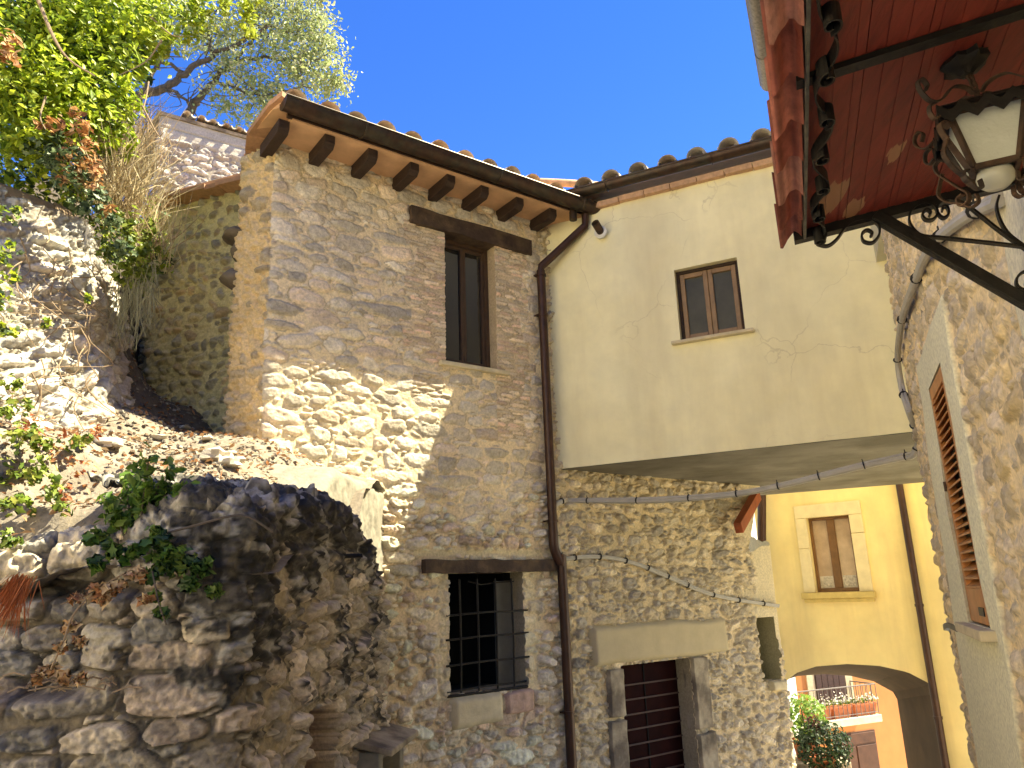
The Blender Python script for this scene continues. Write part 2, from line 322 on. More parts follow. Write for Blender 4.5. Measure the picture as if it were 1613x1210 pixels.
# ------------------------------------------------------------------ planes of the place
FP = Pl((-.414, 7.81), 53.6)                       # stone house front and its wall under the bridge
C = FP.P(1.1, 0)                                   # where the bridge house meets it
BP = Pl(C[:2], 115.2)                              # bridge house front
RP = Pl((.70 * cos(radians(22.2)), -.70 * sin(radians(22.2))), 22.2); RP.n = -RP.n     # shuttered house, seen from its left
AP = Pl((3.68, 14.49), 130.)                       # arch house
OP = Pl((8.5, 24), 66.)                            # orange house
def lin(a, b, st): n = max(2, int(round(abs(b - a) / st)) + 1); return np.linspace(a, b, n)
def wall_mesh(us, vs, pos, field, holes=(), depth=.2):
    """A displaced wall sheet with rectangular openings and their reveals. pos(U, V, o) -> xyz arrays."""
    us = us.copy(); vs = vs.copy()
    for h in holes:
        for e in h[:2]:
            if us[0] < e < us[-1]: us[np.argmin(abs(us - e))] = e
        for e in h[2:4]:
            if vs[0] < e < vs[-1]: vs[np.argmin(abs(vs - e))] = e
    U, V = np.meshgrid(us, vs); h, c = field(U, V)
    nv, nu = U.shape; co = pos(U, V, h); idx = np.arange(nv * nu).reshape(nv, nu)
    q = np.stack([idx[:-1, :-1], idx[:-1, 1:], idx[1:, 1:], idx[1:, :-1]], -1)
    keep = np.ones(q.shape[:2], bool); ucm = (us[1:] + us[:-1]) / 2; vcm = (vs[1:] + vs[:-1]) / 2
    co = co.reshape(-1, 3); col = c.reshape(-1, 3); ex = []; extra_c = []; ef = []; base = len(co)
    for H in holes:
        mu = (ucm > H[0]) & (ucm < H[1]); mv = (vcm > H[2]) & (vcm < H[3]); keep[np.ix_(mv, mu)] = False
        iu = np.where(mu)[0]; iv = np.where(mv)[0]; i0, i1, j0, j1 = iu[0], iu[-1] + 1, iv[0], iv[-1] + 1
        loop = [(j0, i) for i in range(i0, i1)] + [(j, i1) for j in range(j0, j1)] + [(j1, i) for i in range(i1, i0, -1)] + [(j, i0) for j in range(j1, j0, -1)]
        lj = np.array([a for a, b in loop]); li = np.array([b for a, b in loop]); n = len(loop)
        dp = H[4] if len(H) > 4 else depth; cc = np.array(H[5]) if len(H) > 5 else None
        front = co[idx[lj, li]]; back = pos(U[lj, li], V[lj, li], np.full(n, -dp))
        fc = col[idx[lj, li]] if cc is None else np.tile(cc, (n, 1)) * (.85 + .3 * fbm(U[lj, li] * 9, V[lj, li] * 9, 5)[:, None])
        ex += [front, back]; extra_c += [fc, fc]; k = np.arange(n); k2 = (k + 1) % n
        ef.append(np.stack([base + k, base + n + k, base + n + k2, base + k2], -1)); base += 2 * n
    q = q[keep]
    if ex: co = np.concatenate([co] + ex); col = np.concatenate([col] + extra_c); q = np.concatenate([q] + ef)
    return co, q, col
def plane_pos(pl): return lambda U, V, o: pl.p + U[..., None] * pl.d + o[..., None] * pl.n + V[..., None] * np.array([0, 0, 1.])
def path_pos(pts, lean=0, z0=0, rad=.12):
    pts = [np.array(p, float) for p in pts]; P = [pts[0]]
    for i in range(1, len(pts) - 1):               # rounded corners
        a, b, c = pts[i - 1:i + 2]; r1 = b + (a - b) / np.linalg.norm(a - b) * rad; r2 = b + (c - b) / np.linalg.norm(c - b) * rad
        P += [r1 * (1 - t) ** 2 + 2 * b * t * (1 - t) + r2 * t * t for t in np.linspace(0, 1, 9)]
    P.append(pts[-1]); P = np.array(P); s = np.concatenate([[0], np.cumsum(np.linalg.norm(np.diff(P, axis=0), axis=1))])
    T = np.gradient(P, s, axis=0); T /= np.linalg.norm(T, axis=1)[:, None]
    def pos(U, V, o):
        x = np.interp(U, s, P[:, 0]); y = np.interp(U, s, P[:, 1]); tx = np.interp(U, s, T[:, 0]); ty = np.interp(U, s, T[:, 1])
        l = np.hypot(tx, ty); oo = o - lean * (V - z0)
        return np.stack([x + ty / l * oo, y - tx / l * oo, V], -1)
    return pos, s[-1]
# ================================================================== STONE HOUSE
PAL_F = [(.66, .57, .45), (.61, .54, .44), (.68, .55, .42), (.56, .50, .42), (.70, .62, .49), (.66, .54, .42)]
MORT_F = (.78, .64, .43)
house = thing('stone_house', 'two storey rubble stone house with rafters under its eave and a barred window below', 'house', FP.P(-.5, 0))
Fc = FP.P(-2.2, 0)[:2]; Gend = FP.P(4.75, 0)[:2]
hp = [(-5.2, 10.2), *[tuple((hz(*q_)[:2]) + np.array([.07, .1])) for q_ in ((236, 318, 7.2), (390, 284, 7.18))], (-2.6, 6.745), Fc, Gend, (Gend[0] + .1, Gend[1] + 1.6)]
hpos, hL = path_pos(hp, rad=.09)
_s = np.linspace(0, hL, 20000); _q = hpos(_s, _s * 0, _s * 0); f0 = FP.P(0, 0)
S0 = _s[np.argmin((_q[:, 0] - f0[0]) ** 2 + (_q[:, 1] - f0[1]) ** 2)]
SN = 3.65                                            # where the recessed rear wall ends
def house_field(S, V):
    u = S - S0; e = (fbm(S * 2.5, V * 2.5, 91, 3) - .5)
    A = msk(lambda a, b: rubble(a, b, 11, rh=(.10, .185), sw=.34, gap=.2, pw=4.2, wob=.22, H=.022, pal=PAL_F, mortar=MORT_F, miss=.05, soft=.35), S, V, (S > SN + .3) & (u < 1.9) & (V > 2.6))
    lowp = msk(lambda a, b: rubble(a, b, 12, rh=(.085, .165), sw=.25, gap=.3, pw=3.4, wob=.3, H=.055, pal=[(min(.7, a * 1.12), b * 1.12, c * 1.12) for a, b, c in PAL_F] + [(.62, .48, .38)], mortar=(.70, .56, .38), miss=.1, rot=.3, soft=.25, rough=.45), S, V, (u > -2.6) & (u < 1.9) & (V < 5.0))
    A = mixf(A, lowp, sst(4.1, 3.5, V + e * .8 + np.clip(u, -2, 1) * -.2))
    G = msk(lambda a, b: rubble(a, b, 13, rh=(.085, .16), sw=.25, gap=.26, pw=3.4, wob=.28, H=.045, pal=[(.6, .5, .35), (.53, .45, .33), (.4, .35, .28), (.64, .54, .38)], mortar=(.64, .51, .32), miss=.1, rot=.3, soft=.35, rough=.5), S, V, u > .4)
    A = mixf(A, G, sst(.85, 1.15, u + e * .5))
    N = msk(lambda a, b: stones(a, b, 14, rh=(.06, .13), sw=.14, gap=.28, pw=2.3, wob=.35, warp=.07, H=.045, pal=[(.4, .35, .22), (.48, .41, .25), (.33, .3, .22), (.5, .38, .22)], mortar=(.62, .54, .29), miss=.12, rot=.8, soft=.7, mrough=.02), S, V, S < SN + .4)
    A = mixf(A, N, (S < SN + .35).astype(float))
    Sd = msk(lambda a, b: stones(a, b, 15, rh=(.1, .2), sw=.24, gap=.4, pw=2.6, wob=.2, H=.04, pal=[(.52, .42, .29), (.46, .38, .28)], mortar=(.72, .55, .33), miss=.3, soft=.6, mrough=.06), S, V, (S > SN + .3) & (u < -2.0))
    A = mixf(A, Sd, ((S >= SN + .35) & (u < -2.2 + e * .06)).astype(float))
    # big dressed blocks stacked at the corner
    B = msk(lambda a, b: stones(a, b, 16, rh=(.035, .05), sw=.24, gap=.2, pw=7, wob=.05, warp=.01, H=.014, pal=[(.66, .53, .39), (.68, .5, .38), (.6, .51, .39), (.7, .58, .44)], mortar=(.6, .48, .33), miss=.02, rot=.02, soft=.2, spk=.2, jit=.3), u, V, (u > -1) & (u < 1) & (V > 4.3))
    st = np.floor(V / .28) % 2 * .1
    bm = ((u > -.72 - st + e * .15) & (u < -.3) & (V > 5.2 + e * .2) & (V < 6.72)) | ((u > .3) & (u < .68 + st + e * .15) & (V > 4.45) & (V < 6.72)) | ((u > -.72 + e * .1) & (u < -.36 + e * .1) & (V > 4.82) & (V < 5.06))
    A = mixf(A, B, bm.astype(float))
    # smooth plaster: by the wall end under the bridge, round the barred window, above the door
    P = (.006 * (fbm(S * 8, V * 8, 95, 3) - .5), np.array((.66, .56, .37)) * (.85 + .3 * fbm(S * 3, V * 3, 96, 4))[..., None])
    pm = sst(4.0, 4.3, u + e * .8 - (V < 2.5) * .12 - np.clip(2.6 - V, 0, 1) * .5) + sst(.06, 0, abs(V - 3.29)) * (u > -.7) * (u < 1) + sst(.10, .04, abs(u + .38) + e * .2) * (V > 1.95) * (V < 3.1) * .6 + sst(.13, .05, abs(u - .64) + e * .2) * (V > 1.95) * (V < 3.1) * .6
    A = mixf(A, P, np.clip(pm, 0, 1))
    grn = sst(.55, .75, fbm(S * 1.3, V * 1.1, 97, 3)) * sst(5.6, 4.6, V) * (S < SN + .3)
    c = A[1] * (1 - .45 * grn[..., None] * np.array([1, .75, 1]))
    h = A[0] + .03 * (fbm(S * 1.5, V * 1.5, 98, 2) - .5)
    for a, b, c0, c1, m in ((-.8, .88, 6.66, 6.91, .03), (-.66, 1.0, 3.06, 3.26, .03), (-.37, .64, 1.66, 2.02, .03), (1.57, 1.88, 0, 2.12, .015), (2.92, 3.28, 0, 2.12, .015), (1.38, 3.66, 2.08, 2.56, .03)):
        h = np.where((u > a) & (u < b) & (V > c0) & (V < c1), np.minimum(h, m), h)
    return h, c
us = np.concatenate([lin(.6, SN, .016)[:-1], lin(SN, S0 - 2.35, .013)[:-1], lin(S0 - 2.35, S0 + 1.15, .0095)[:-1], lin(S0 + 1.15, S0 + 4.8, .0105)[:-1], lin(S0 + 4.8, hL, .04)])
vs = lin(.3, 7.15, .0105)
U1 = (-.335, .325, 5.23, 6.70); U2 = (-.33, .553, 2.01, 3.10); UD = (1.85, 2.945, .3, 2.09); UN = (4.27, 4.64, 1.71, 2.48)
ho = lambda h, d, c: (h[0] + S0, h[1] + S0, h[2], h[3], d, c)
co, q, cl = wall_mesh(us, vs, hpos, house_field, [ho(U1, .2, (.5, .39, .26)), ho(U2, .22, (.48, .4, .28)), ho(UD, .22, (.4, .34, .24)), ho(UN, .4, (.42, .38, .24))])
qc = co[q[:, 0]]; uu = (qc - FP.p) @ FP.d
drop = (uu > 1.2) & (qc[:, 2] > 4.32) & (abs((qc - FP.p) @ FP.n) < .3)
drop |= (uu > 4.27 + (qc[:, 2] - 3.37) * .5 + .05 * (fbm(uu * 9, qc[:, 2] * 9, 3) - .5)) & (qc[:, 2] > 3.36 + (uu - 4.5) * .25 + .08 * (fbm(uu * 7, qc[:, 2] * 0, 8) - .5))
drop |= (uu > 1.2) & (qc[:, 2] > 4.32)
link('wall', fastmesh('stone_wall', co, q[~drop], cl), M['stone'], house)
# rough stones left toothing out of the rear wall beside the corner
for k, (px, py, y, sx, sz) in enumerate([(368, 374, 6.9, .13, .055), (374, 402, 6.95, .08, .09), (366, 444, 6.9, .13, .085)]):
    P = aty(px + 8, py, y); mb = MB(); prof = [(0, -1), (.55, -.9), (.9, -.5), (1, 0), (.93, .5), (.6, .92), (0, 1)]
    mb.lathe((0, 0, 0), prof, 14); mb.v = [(P[0] + v[0] * sx * (1 + .3 * sin(9 * v[2] + k)), P[1] + v[1] * .2, P[2] + v[2] * sz * (1 + .25 * sin(7 * v[0] + k))) for v in mb.v]
    mb.build('projecting_stone', M['darkstone'], house, smooth=True)
# roof: slab, terracotta verge and barrel tiles
def tiles_mesh(name, base, du, dw, up, pitch, n, rows, r0=.115, L=.42, ph=0, seed=3, pan=True, hip=0):
    """barrel tiles: base point, du along eave, dw up the slope, up normal to the slope."""
    V = []; Fc_ = []; Cc = []; rg = np.random.default_rng(seed); b = 0; K = 9
    for j in range(rows):
        for i in range(n):
            if i * pitch < hip * j + .05 * (j > 0): continue
            cvar = np.array([(.5, .4, .31), (.54, .44, .35), (.48, .43, .37), (.44, .41, .37), (.56, .49, .41)][rg.integers(5)]) * rg.uniform(.8, 1.2)
            kinds = ((1, 0), (-1, .5)) if pan else ((1, 0),)
            for sg, off in kinds:
                o = base + du * ((i + off) * pitch + ph + rg.normal(0, .008)) + dw * (j * (L - .07) + rg.normal(0, .01) - (.03 if sg < 0 else 0)) + up * (.03 if sg > 0 else .05) + up * rg.normal(0, .005)
                for e in (0, 1):
                    for lay in (0, 1):
                        rr = (r0 if (e == 0) == (sg > 0) else r0 * .8) - lay * .016
                        for k in range(K):
                            a = pi * k / (K - 1); V.append(o + du * cos(a) * rr + up * sin(a) * rr * .95 * sg + dw * L * e + up * (.0 if e == 0 else -.012)); Cc.append(cvar)
                for k in range(K - 1):
                    Fc_ += [(b + k, b + k + 1, b + 2 * K + k + 1, b + 2 * K + k), (b + K + k, b + K + k + 1, b + 3 * K + k + 1, b + 3 * K + k), (b + k, b + k + 1, b + K + k + 1, b + K + k)]
                b += 4 * K
    return fastmesh(name, V, np.array(Fc_), Cc, smooth=True)
def slope(pl, ang): a = radians(ang); return -pl.n * cos(a) + np.array([0, 0, sin(a)]), pl.n * sin(a) + np.array([0, 0, cos(a)])
wF, upF = slope(FP, 15)
e0 = hz(430, 166, 7.27); e1 = hz(397, 210, 7.24); e2 = hz(388, 282, 7.18); e3 = hz(240, 318, 7.2)
eF0 = FP.P(-2.3, 7.3, .5); eF1 = FP.P(2.1, 7.3, .5)
rb = MB()
def lifted(P, z): return np.array([P[0], P[1], z])
poly = [eF0, e0, e1, e2, e3, e3 + np.array([-.9, 1.6, 0]), FP.P(1.0, 7.2, -3.2), FP.P(2.1, 7.2, -1.2), eF1]
pm0 = np.mean(poly, axis=0)
top = [lifted(p, 7.27) for p in poly]
n_ = len(poly); rb.add([lifted(p, 7.225) for p in poly] + top, [tuple(range(n_))[::-1], tuple(range(n_, 2 * n_))] + [(i, (i + 1) % n_, n_ + (i + 1) % n_, n_ + i) for i in range(n_)])
A_, B_ = FP.P(-2.25, 7.3, .42), FP.P(2.1, 7.3, .42); hq = [A_, B_, B_ + wF * 3.2, A_ + wF * 3.2 + FP.d * 3.1]; rb.hexa(hq, [p + upF * .04 for p in hq]); rb.add([A_, A_ + wF * 3.2 + FP.d * 3.1, lifted(A_ - FP.n * 3.1, 7.28)], [(0, 1, 2)])
roof = rb.build('roof', M['soffbrick'], house)
me = tiles_mesh('roof_tiles', FP.P(-2.18, 7.33, .43), FP.d, wF, upF, .31, 14, 8, r0=.115, hip=.35); link('roof_tile_rows', me, M['terra'], roof)
# terracotta verge: overlapping tile edges following the outline
V = []; Fs = []; Cc = []; pth = spline([eF0 + np.array([.0, 0, .03]), e0, (e0 + e1) / 2 + np.array([0, 0, .0]), e1, (e1 + e2) / 2, e2, (e2 * .6 + e3 * .4), e3], 1)
for i in range(len(pth) - 1):
    a, b_ = pth[i], pth[i + 1]; L = np.linalg.norm(b_ - a); m = max(1, int(L / .13)); t = (b_ - a) / L; nn = np.array([t[1], -t[0], 0]); nn /= np.linalg.norm(nn)
    nn = -nn if nn @ (EYE - a) < 0 else nn
    for k in range(m):
        p0 = a + (b_ - a) * k / m; p1 = a + (b_ - a) * (k + 1.15) / m; w = random.uniform(.035, .06); z = random.uniform(-.012, .012); b = len(V); cv = np.array((.5, .28, .17)) * random.uniform(.75, 1.2)
        for p in (p0, p1):
            for o, zz in ((-.12, -.03), (w, -.02), (w, .032), (-.12, .03)): V.append(p + nn * o + np.array([0, 0, zz + z])); Cc.append(cv)
        Fs += [(b, b + 1, b + 5, b + 4), (b + 1, b + 2, b + 6, b + 5), (b + 2, b + 3, b + 7, b + 6), (b, b + 1, b + 2, b + 3), (b + 4, b + 5, b + 6, b + 7)]
link('verge', fastmesh('verge_tiles', V, np.array(Fs), Cc, smooth=False), M['terra'], roof)
# eave: soffit boards, rafters, gutter
mb = MB(); mb.pbox(FP, -2.2, 1.95, 7.15, 7.215, -.1, .44); mb.build('soffit', M['soffbrick'], house)
mb = MB(); mb.pbox(FP, -2.25, 1.95, 7.165, 7.21, .41, .447); mb.build('fascia', M['darkwood'], house)
for px, py in [(437, 212), (508, 238), (575, 262), (640, 283), (697, 303), (750, 325), (805, 340), (857, 357)]:
    u, v = FP.uv(px, py, .22); mb = MB(); z0, z1, w = 7.02, 7.148, .052
    pr = [(-.12, z0), (.36, z0), (.40, z0 + .045), (.40, z1), (-.12, z1)]
    vs_ = [FP.P(u + s * w, z, o) for s in (-1, 1) for o, z in pr]
    mb.add(vs_, [(4, 3, 2, 1, 0), (5, 6, 7, 8, 9)] + [(i, (i + 1) % 5, 5 + (i + 1) % 5, 5 + i) for i in range(5)])
    mb.build('rafter', M['darkwood'], house, bevel=.006)
def gutter(pl, u0, u1, o, z, r, m, parent, name='gutter', joints=(), tilt=0.):
    mb = MB(); K = 13; V = []; us_ = np.linspace(u0, u1, 12)
    for lay in (0, 1):
        rr = r - .004 * lay
        for i, u in enumerate(us_):
            for k in range(K):
                a = pi + pi * k / (K - 1); V.append(pl.P(u, z + tilt * (u - u0) + sin(a) * rr * 1.0 + (.012 if k in (0,) else 0), o - cos(a) * rr + (0)))
    n = len(us_) * K
    fs = [(L_ * n + i * K + k, L_ * n + i * K + k + 1, L_ * n + (i + 1) * K + k + 1, L_ * n + (i + 1) * K + k) for L_ in (0, 1) for i in range(len(us_) - 1) for k in range(K - 1)]
    mb.add(V, fs + [tuple(range(K)), tuple(n - K + k for k in range(K))])
    for s in (-1, 1): mb.tube([pl.P(u0, z + .004, o + s * r), pl.P(u1, z + .004 + tilt * (u1 - u0), o + s * r)], .011, 8)
    g = mb.build(name, m, parent, smooth=True)
    for u in joints:
        j = MB(); j.tube([pl.P(u, z + tilt * (u - u0) + sin(pi + pi * k / 12) * (r + .005), o - cos(pi + pi * k / 12) * (r + .005)) for k in range(13)], .008, 6); j.build('gutter_joint', m, g, smooth=True)
    return g
gF = gutter(FP, -2.33, 1.98, .54, 7.245, .096, M['copper'], house, joints=[-1.55, .02, 1.18, 1.78])
# downpipe
mb = MB(); p1 = FP.P(1.30, 7.14, .5); pp = [p1, FP.P(1.30, 7.0, .48), FP.P(.93, 6.55, .09), FP.P(.925, 6.42, .085)]
mb.tube(spline(pp[:2], 1) + pp[2:], .047, 14)
mb.tube([FP.P(.925, 6.5, .085), FP.P(.925, 3.42, .085)], .05, 16)
mb.tube([FP.P(.925, 3.5, .085), FP.P(.925, 3.36, .085), FP.P(.95, 3.27, .09), FP.P(.995, 3.16, .1), FP.P(1.01, 3.05, .1), FP.P(1.01, .3, .1)], .052, 16, smooth_=4)
dp = mb.build('downpipe', M['pipe'], house, smooth=True)
for u, v, o in [(.925, 6.44, .085), (.925, 5.95, .085), (.925, 3.62, .085), (1.01, 1.72, .1)]:
    mb = MB(); mb.tube([FP.P(u, v - .014, o), FP.P(u, v + .014, o)], .06, 16); mb.pbox(FP, u - .07, u + .07, v - .008, v + .008, o - .1, o + .0); mb.build('pipe_clamp', M['pipe'], dp, smooth=True)
# upper window
def lintel(u0, u1, v0, v1, o, m, name='lintel', pl=FP, par=None, seed=1):
    rg = random.Random(seed); n = 14; V = []
    for i in range(n + 1):
        t = i / n; u = u0 + (u1 - u0) * t
        for dv, do in ((v0, o), (v1, o), (v1, -.2), (v0, -.2)): V.append(pl.P(u, dv + rg.uniform(-.007, .007), do + rg.uniform(-.006, .006) * (do > 0)))
    mb = MB(); mb.add(V, [(4 * i + k, 4 * i + (k + 1) % 4, 4 * i + 4 + (k + 1) % 4, 4 * i + 4 + k) for i in range(n) for k in range(4)] + [(3, 2, 1, 0), tuple(4 * n + k for k in range(4))])
    return mb.build(name, m, par)
lintel(-.76, .83, 6.69, 6.875, .06, M['oldwood'], par=house)
win = MB(); o0, o1 = -.19, -.13
u0, u1, v0, v1 = U1
for a in ((u0, u0 + .05, v0, v1), (u1 - .05, u1, v0, v1), (u0 + .05, u1 - .05, v0, v0 + .05), (u0 + .05, u1 - .05, v1 - .05, v1)): win.pbox(FP, *a, o0, o1)
wf = win.build('window', M['winwood'], house, bevel=.004)
for k in (0, 1):
    a = u0 + .052 + k * (u1 - u0 - .1) / 2; b = a + (u1 - u0 - .1) / 2 - .004; s = MB()
    for r in ((a, a + .032, v0 + .052, v1 - .052), (b - .032, b, v0 + .052, v1 - .052), (a + .032, b - .032, v0 + .052, v0 + .09), (a + .032, b - .032, v1 - .09, v1 - .052)): s.pbox(FP, *r, o0 - .01, o1 - .012)
    s.build('sash', M['winwood'], wf, bevel=.004)
    s = MB(); s.pbox(FP, a + .025, b - .025, v0 + .08, v1 - .08, o0 + .012, o0 + .02); s.build('pane', M['glassdark'], wf)
mb = MB(); mb.pbox(FP, u0 - .08, u1 + .13, 5.175, 5.225, -.2, .06); mb.build('window_sill', M['cut'], house, bevel=.01)
# barred window
lintel(-.62, .965, 3.10, 3.225, .075, M['oldwood'], par=house, seed=5)
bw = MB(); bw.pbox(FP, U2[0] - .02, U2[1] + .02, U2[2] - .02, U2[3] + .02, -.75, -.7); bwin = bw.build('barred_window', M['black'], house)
for a in ((U2[0], -.7, -.2), (U2[1], -.7, -.2)):
    pass
mb = MB(); mb.pbox(FP, FP.uv(782, 1000, -.2)[0], FP.uv(822, 1000, -.2)[0] + .06, 2.02, 3.02, -.23, -.20); mb.build('inner_shutter', M['greyshutter'], bwin, bevel=.005)
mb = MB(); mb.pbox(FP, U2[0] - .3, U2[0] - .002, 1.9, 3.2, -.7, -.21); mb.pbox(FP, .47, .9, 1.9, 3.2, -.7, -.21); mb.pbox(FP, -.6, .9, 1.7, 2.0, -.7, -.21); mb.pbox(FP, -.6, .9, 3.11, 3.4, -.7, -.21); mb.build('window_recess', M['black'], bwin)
gr = MB()
for px in (725, 753, 782, 808): 
    u = FP.uv(px, 1000, .02)[0]; gr.tube([FP.P(u, 1.99, .02), FP.P(u + .004, 2.5, .024), FP.P(u, 3.04, .02)], .0105, 8)
for v in (2.72, 2.50, 2.27, 2.045, ):
    gr.tube([FP.P(-.37, v - .012, .02), FP.P(.1, v + .004, .022), FP.P(.35, v, .02), FP.P(.6, v + .004, .012)], .0105, 8, smooth_=3)
gr.tube([FP.P(-.36, 1.995, .02), FP.P(.56, 2.0, .02)], .015, 8)
gr.tube([FP.P(-.1, 3.02, 0), FP.P(.05, 2.985, 0), FP.P(.2, 3.0, 0), FP.P(.45, 3.01, 0)], .008, 6)
gr.build('window_grille', M['iron'], bwin, smooth=True)
def block(pl, u0, u1, v0, v1, o0, o1, seed, rough=.012, n=18, bev=.02):
    """a cut stone block with a slightly rough face."""
    U = np.linspace(u0, u1, n + 1); m = max(3, int(n * abs(v1 - v0) / abs(u1 - u0))); Vv = np.linspace(v0, v1, m + 1); A, B = np.meshgrid(U, Vv)
    d = np.minimum(np.minimum(A - u0, u1 - A), np.minimum(B - v0, v1 - B)); h = o1 - np.clip(bev - d, 0, bev) ** 2 / bev + rough * (fbm(A * 14, B * 14, seed, 4) - .5)
    h[0, :] = h[-1, :] = o0; h[:, 0] = h[:, -1] = o0
    Aw = A + .012 * (fbm(A * 3, B * 5, seed + 1, 2) - .5) * 2; Bw = B + .02 * (fbm(A * 4, B * 3, seed + 2, 2) - .5) * 2
    co = pl.p + Aw[..., None] * pl.d + h[..., None] * pl.n + Bw[..., None] * np.array([0, 0, 1.]); ix = np.arange((n + 1) * (m + 1)).reshape(m + 1, n + 1)
    return fastmesh('stone_block', co, np.stack([ix[:-1, :-1], ix[:-1, 1:], ix[1:, 1:], ix[1:, :-1]], -1).reshape(-1, 4))
link('sill_stone', block(FP, -.34, .24, 1.70, 1.985, 0, .085, 21), M['cut'], house)
me = block(FP, .27, .61, 1.76, 1.97, 0, .08, 22, rough=.03); link('sill_stone', me, mat('reddish_stone', (.5, .34, .27), nscale=14, namp=.35, bump=.6), house)
# door
link('door_lintel', block(FP, 1.42, 3.62, 2.10, 2.53, -.02, .075, 31, rough=.006, n=60, bev=.05), M['lintel'], house)
for k, (a, b, c, d) in enumerate([(1.62, 1.85, 1.58, 2.08), (1.60, 1.85, .3, 1.56), (2.945, 3.22, 1.3, 2.09), (2.945, 3.25, .3, 1.28)]): link('door_jamb', block(FP, a, b, c, d, -.1, .06, 33 + k, rough=.014, n=16, bev=.02), M['jamb'], house)
mb = MB(); mb.pbox(FP, 1.84, 2.96, .3, 2.1, -.24, -.205); door = mb.build('door', M['door'], house)
for k in range(12): mb = MB(); mb.pbox(FP, 1.86, 2.94, 2.0 - .155 * (k + 1), 2.018 - .155 * (k + 1), -.2, -.188); mb.build('door_batten', M['doorstrip'], door, bevel=.003)
mb = MB(); mb.pbox(FP, 2.38, 2.394, .3, 2.05, -.2, -.193); mb.build('door_seam', M['black'], door)
# narrow window by the wall end
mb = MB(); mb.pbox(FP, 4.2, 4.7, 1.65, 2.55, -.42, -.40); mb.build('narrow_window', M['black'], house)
link('narrow_window_sill', block(FP, 4.36, 4.68, 1.58, 1.72, -.1, .09, 41, rough=.05, n=16, bev=.03), M['cut'], house)
# timber and drain stubs
mb = MB(); mb.beam(FP.px(1192, 780, .0), FP.px(1163, 832, .32), .1, .14); mb.build('purlin_end', M['redwood'], house, bevel=.006)
mb = MB(); mb.pbox(FP, 1.42, 1.62, 7.0, 7.12, -.1, .42); mb.build('corner_beam', M['darkwood'], house, bevel=.006)
q0 = BP.px(948, 368, .02); mb = MB(); mb.tube([q0 + BP.n * .02, q0 + BP.n * .16 + np.array([-.02, 0, .07])], .045, 16, caps=False)
vent = mb.build('drain_stub', M['rust'], house, smooth=True); mb = MB(); mb.tube([q0 + BP.n * .02, q0 + BP.n * .05], .075, 18); mb.build('collar', M['whitepaint'], vent, smooth=True)

# ================================================================== BRIDGE HOUSE
bridge = thing('bridge_house', 'cream plastered upper room bridging the alley between the stone house and the shuttered house', 'house', BP.P(1.7, 4.2))
UB = BP.rect((1065, 428), (1160, 402), (1069, 540), (1174, 520))
def plaster_field(amp, sc=2.5, seed=60): return lambda U, V: (amp * (fbm(U * sc, V * sc, seed, 4) - .5) * 2 + amp * .25 * (fbm(U * 14, V * 14, seed + 3, 3) - .5), np.ones(U.shape + (3,)))
co, q, cl = wall_mesh(lin(-.3, 5.2, .03), lin(4.2, 7.3, .03), plane_pos(BP), plaster_field(.012), [(*UB, .13)])
link('wall', fastmesh('bridge_wall', co, q, cl), M['plaster'], bridge)
b0, b1 = BP.P(-.3, 0), BP.P(6., 0); r0, r1 = np.array([2.0, 12.55, 0]), np.array([7.5, 10.02, 0])
def prism(poly, z0, z1): n = len(poly); mb = MB(); mb.add([lifted(p, z0) for p in poly] + [lifted(p, z1) for p in poly], [tuple(range(n))[::-1], tuple(range(n, 2 * n))] + [(i, (i + 1) % n, n + (i + 1) % n, n + i) for i in range(n)]); return mb
inn = BP.n * -.015
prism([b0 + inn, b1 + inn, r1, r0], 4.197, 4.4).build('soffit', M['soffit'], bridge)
prism([b0 + inn * 20, b1 + inn * 20, r1 - BP.n * -.02, r0 - BP.n * -.02], 4.41, 7.2).build('room', M['plaster'], bridge)
u0, u1, v0, v1 = UB
wn = MB(); o0, o1 = -.12, -.075
for a in ((u0, u0 + .035, v0, v1), (u1 - .035, u1, v0, v1), (u0 + .035, u1 - .035, v0, v0 + .035), (u0 + .035, u1 - .035, v1 - .035, v1)): wn.pbox(BP, *a, o0, o1)
wfr = wn.build('window', M['darkwood'], bridge, bevel=.004)
WB2 = mat('tan_window_wood', (.27, .165, .085), rough=.45, nscale=8, namp=.25, bump=.1)
for k in (0, 1):
    w = (u1 - u0 - .07) / 2; a = u0 + .037 + k * w; b = a + w - .004; s = MB()
    for r in ((a, a + .05, v0 + .037, v1 - .037), (b - .05, b, v0 + .037, v1 - .037), (a + .05, b - .05, v0 + .037, v0 + .09), (a + .05, b - .05, v1 - .09, v1 - .037)): s.pbox(BP, *r, o0 - .01, o1 - .01)
    s.build('sash', WB2, wfr, bevel=.006); s = MB(); s.pbox(BP, a + .045, b - .045, v0 + .08, v1 - .08, o0, o0 + .01); s.build('pane', M['glassmid'], wfr)
mb = MB(); mb.pbox(BP, u0 - .09, u1 + .09, v0 - .035, v0 + .002, -.13, .07); mb.build('window_sill', M['cut'], bridge, bevel=.008)
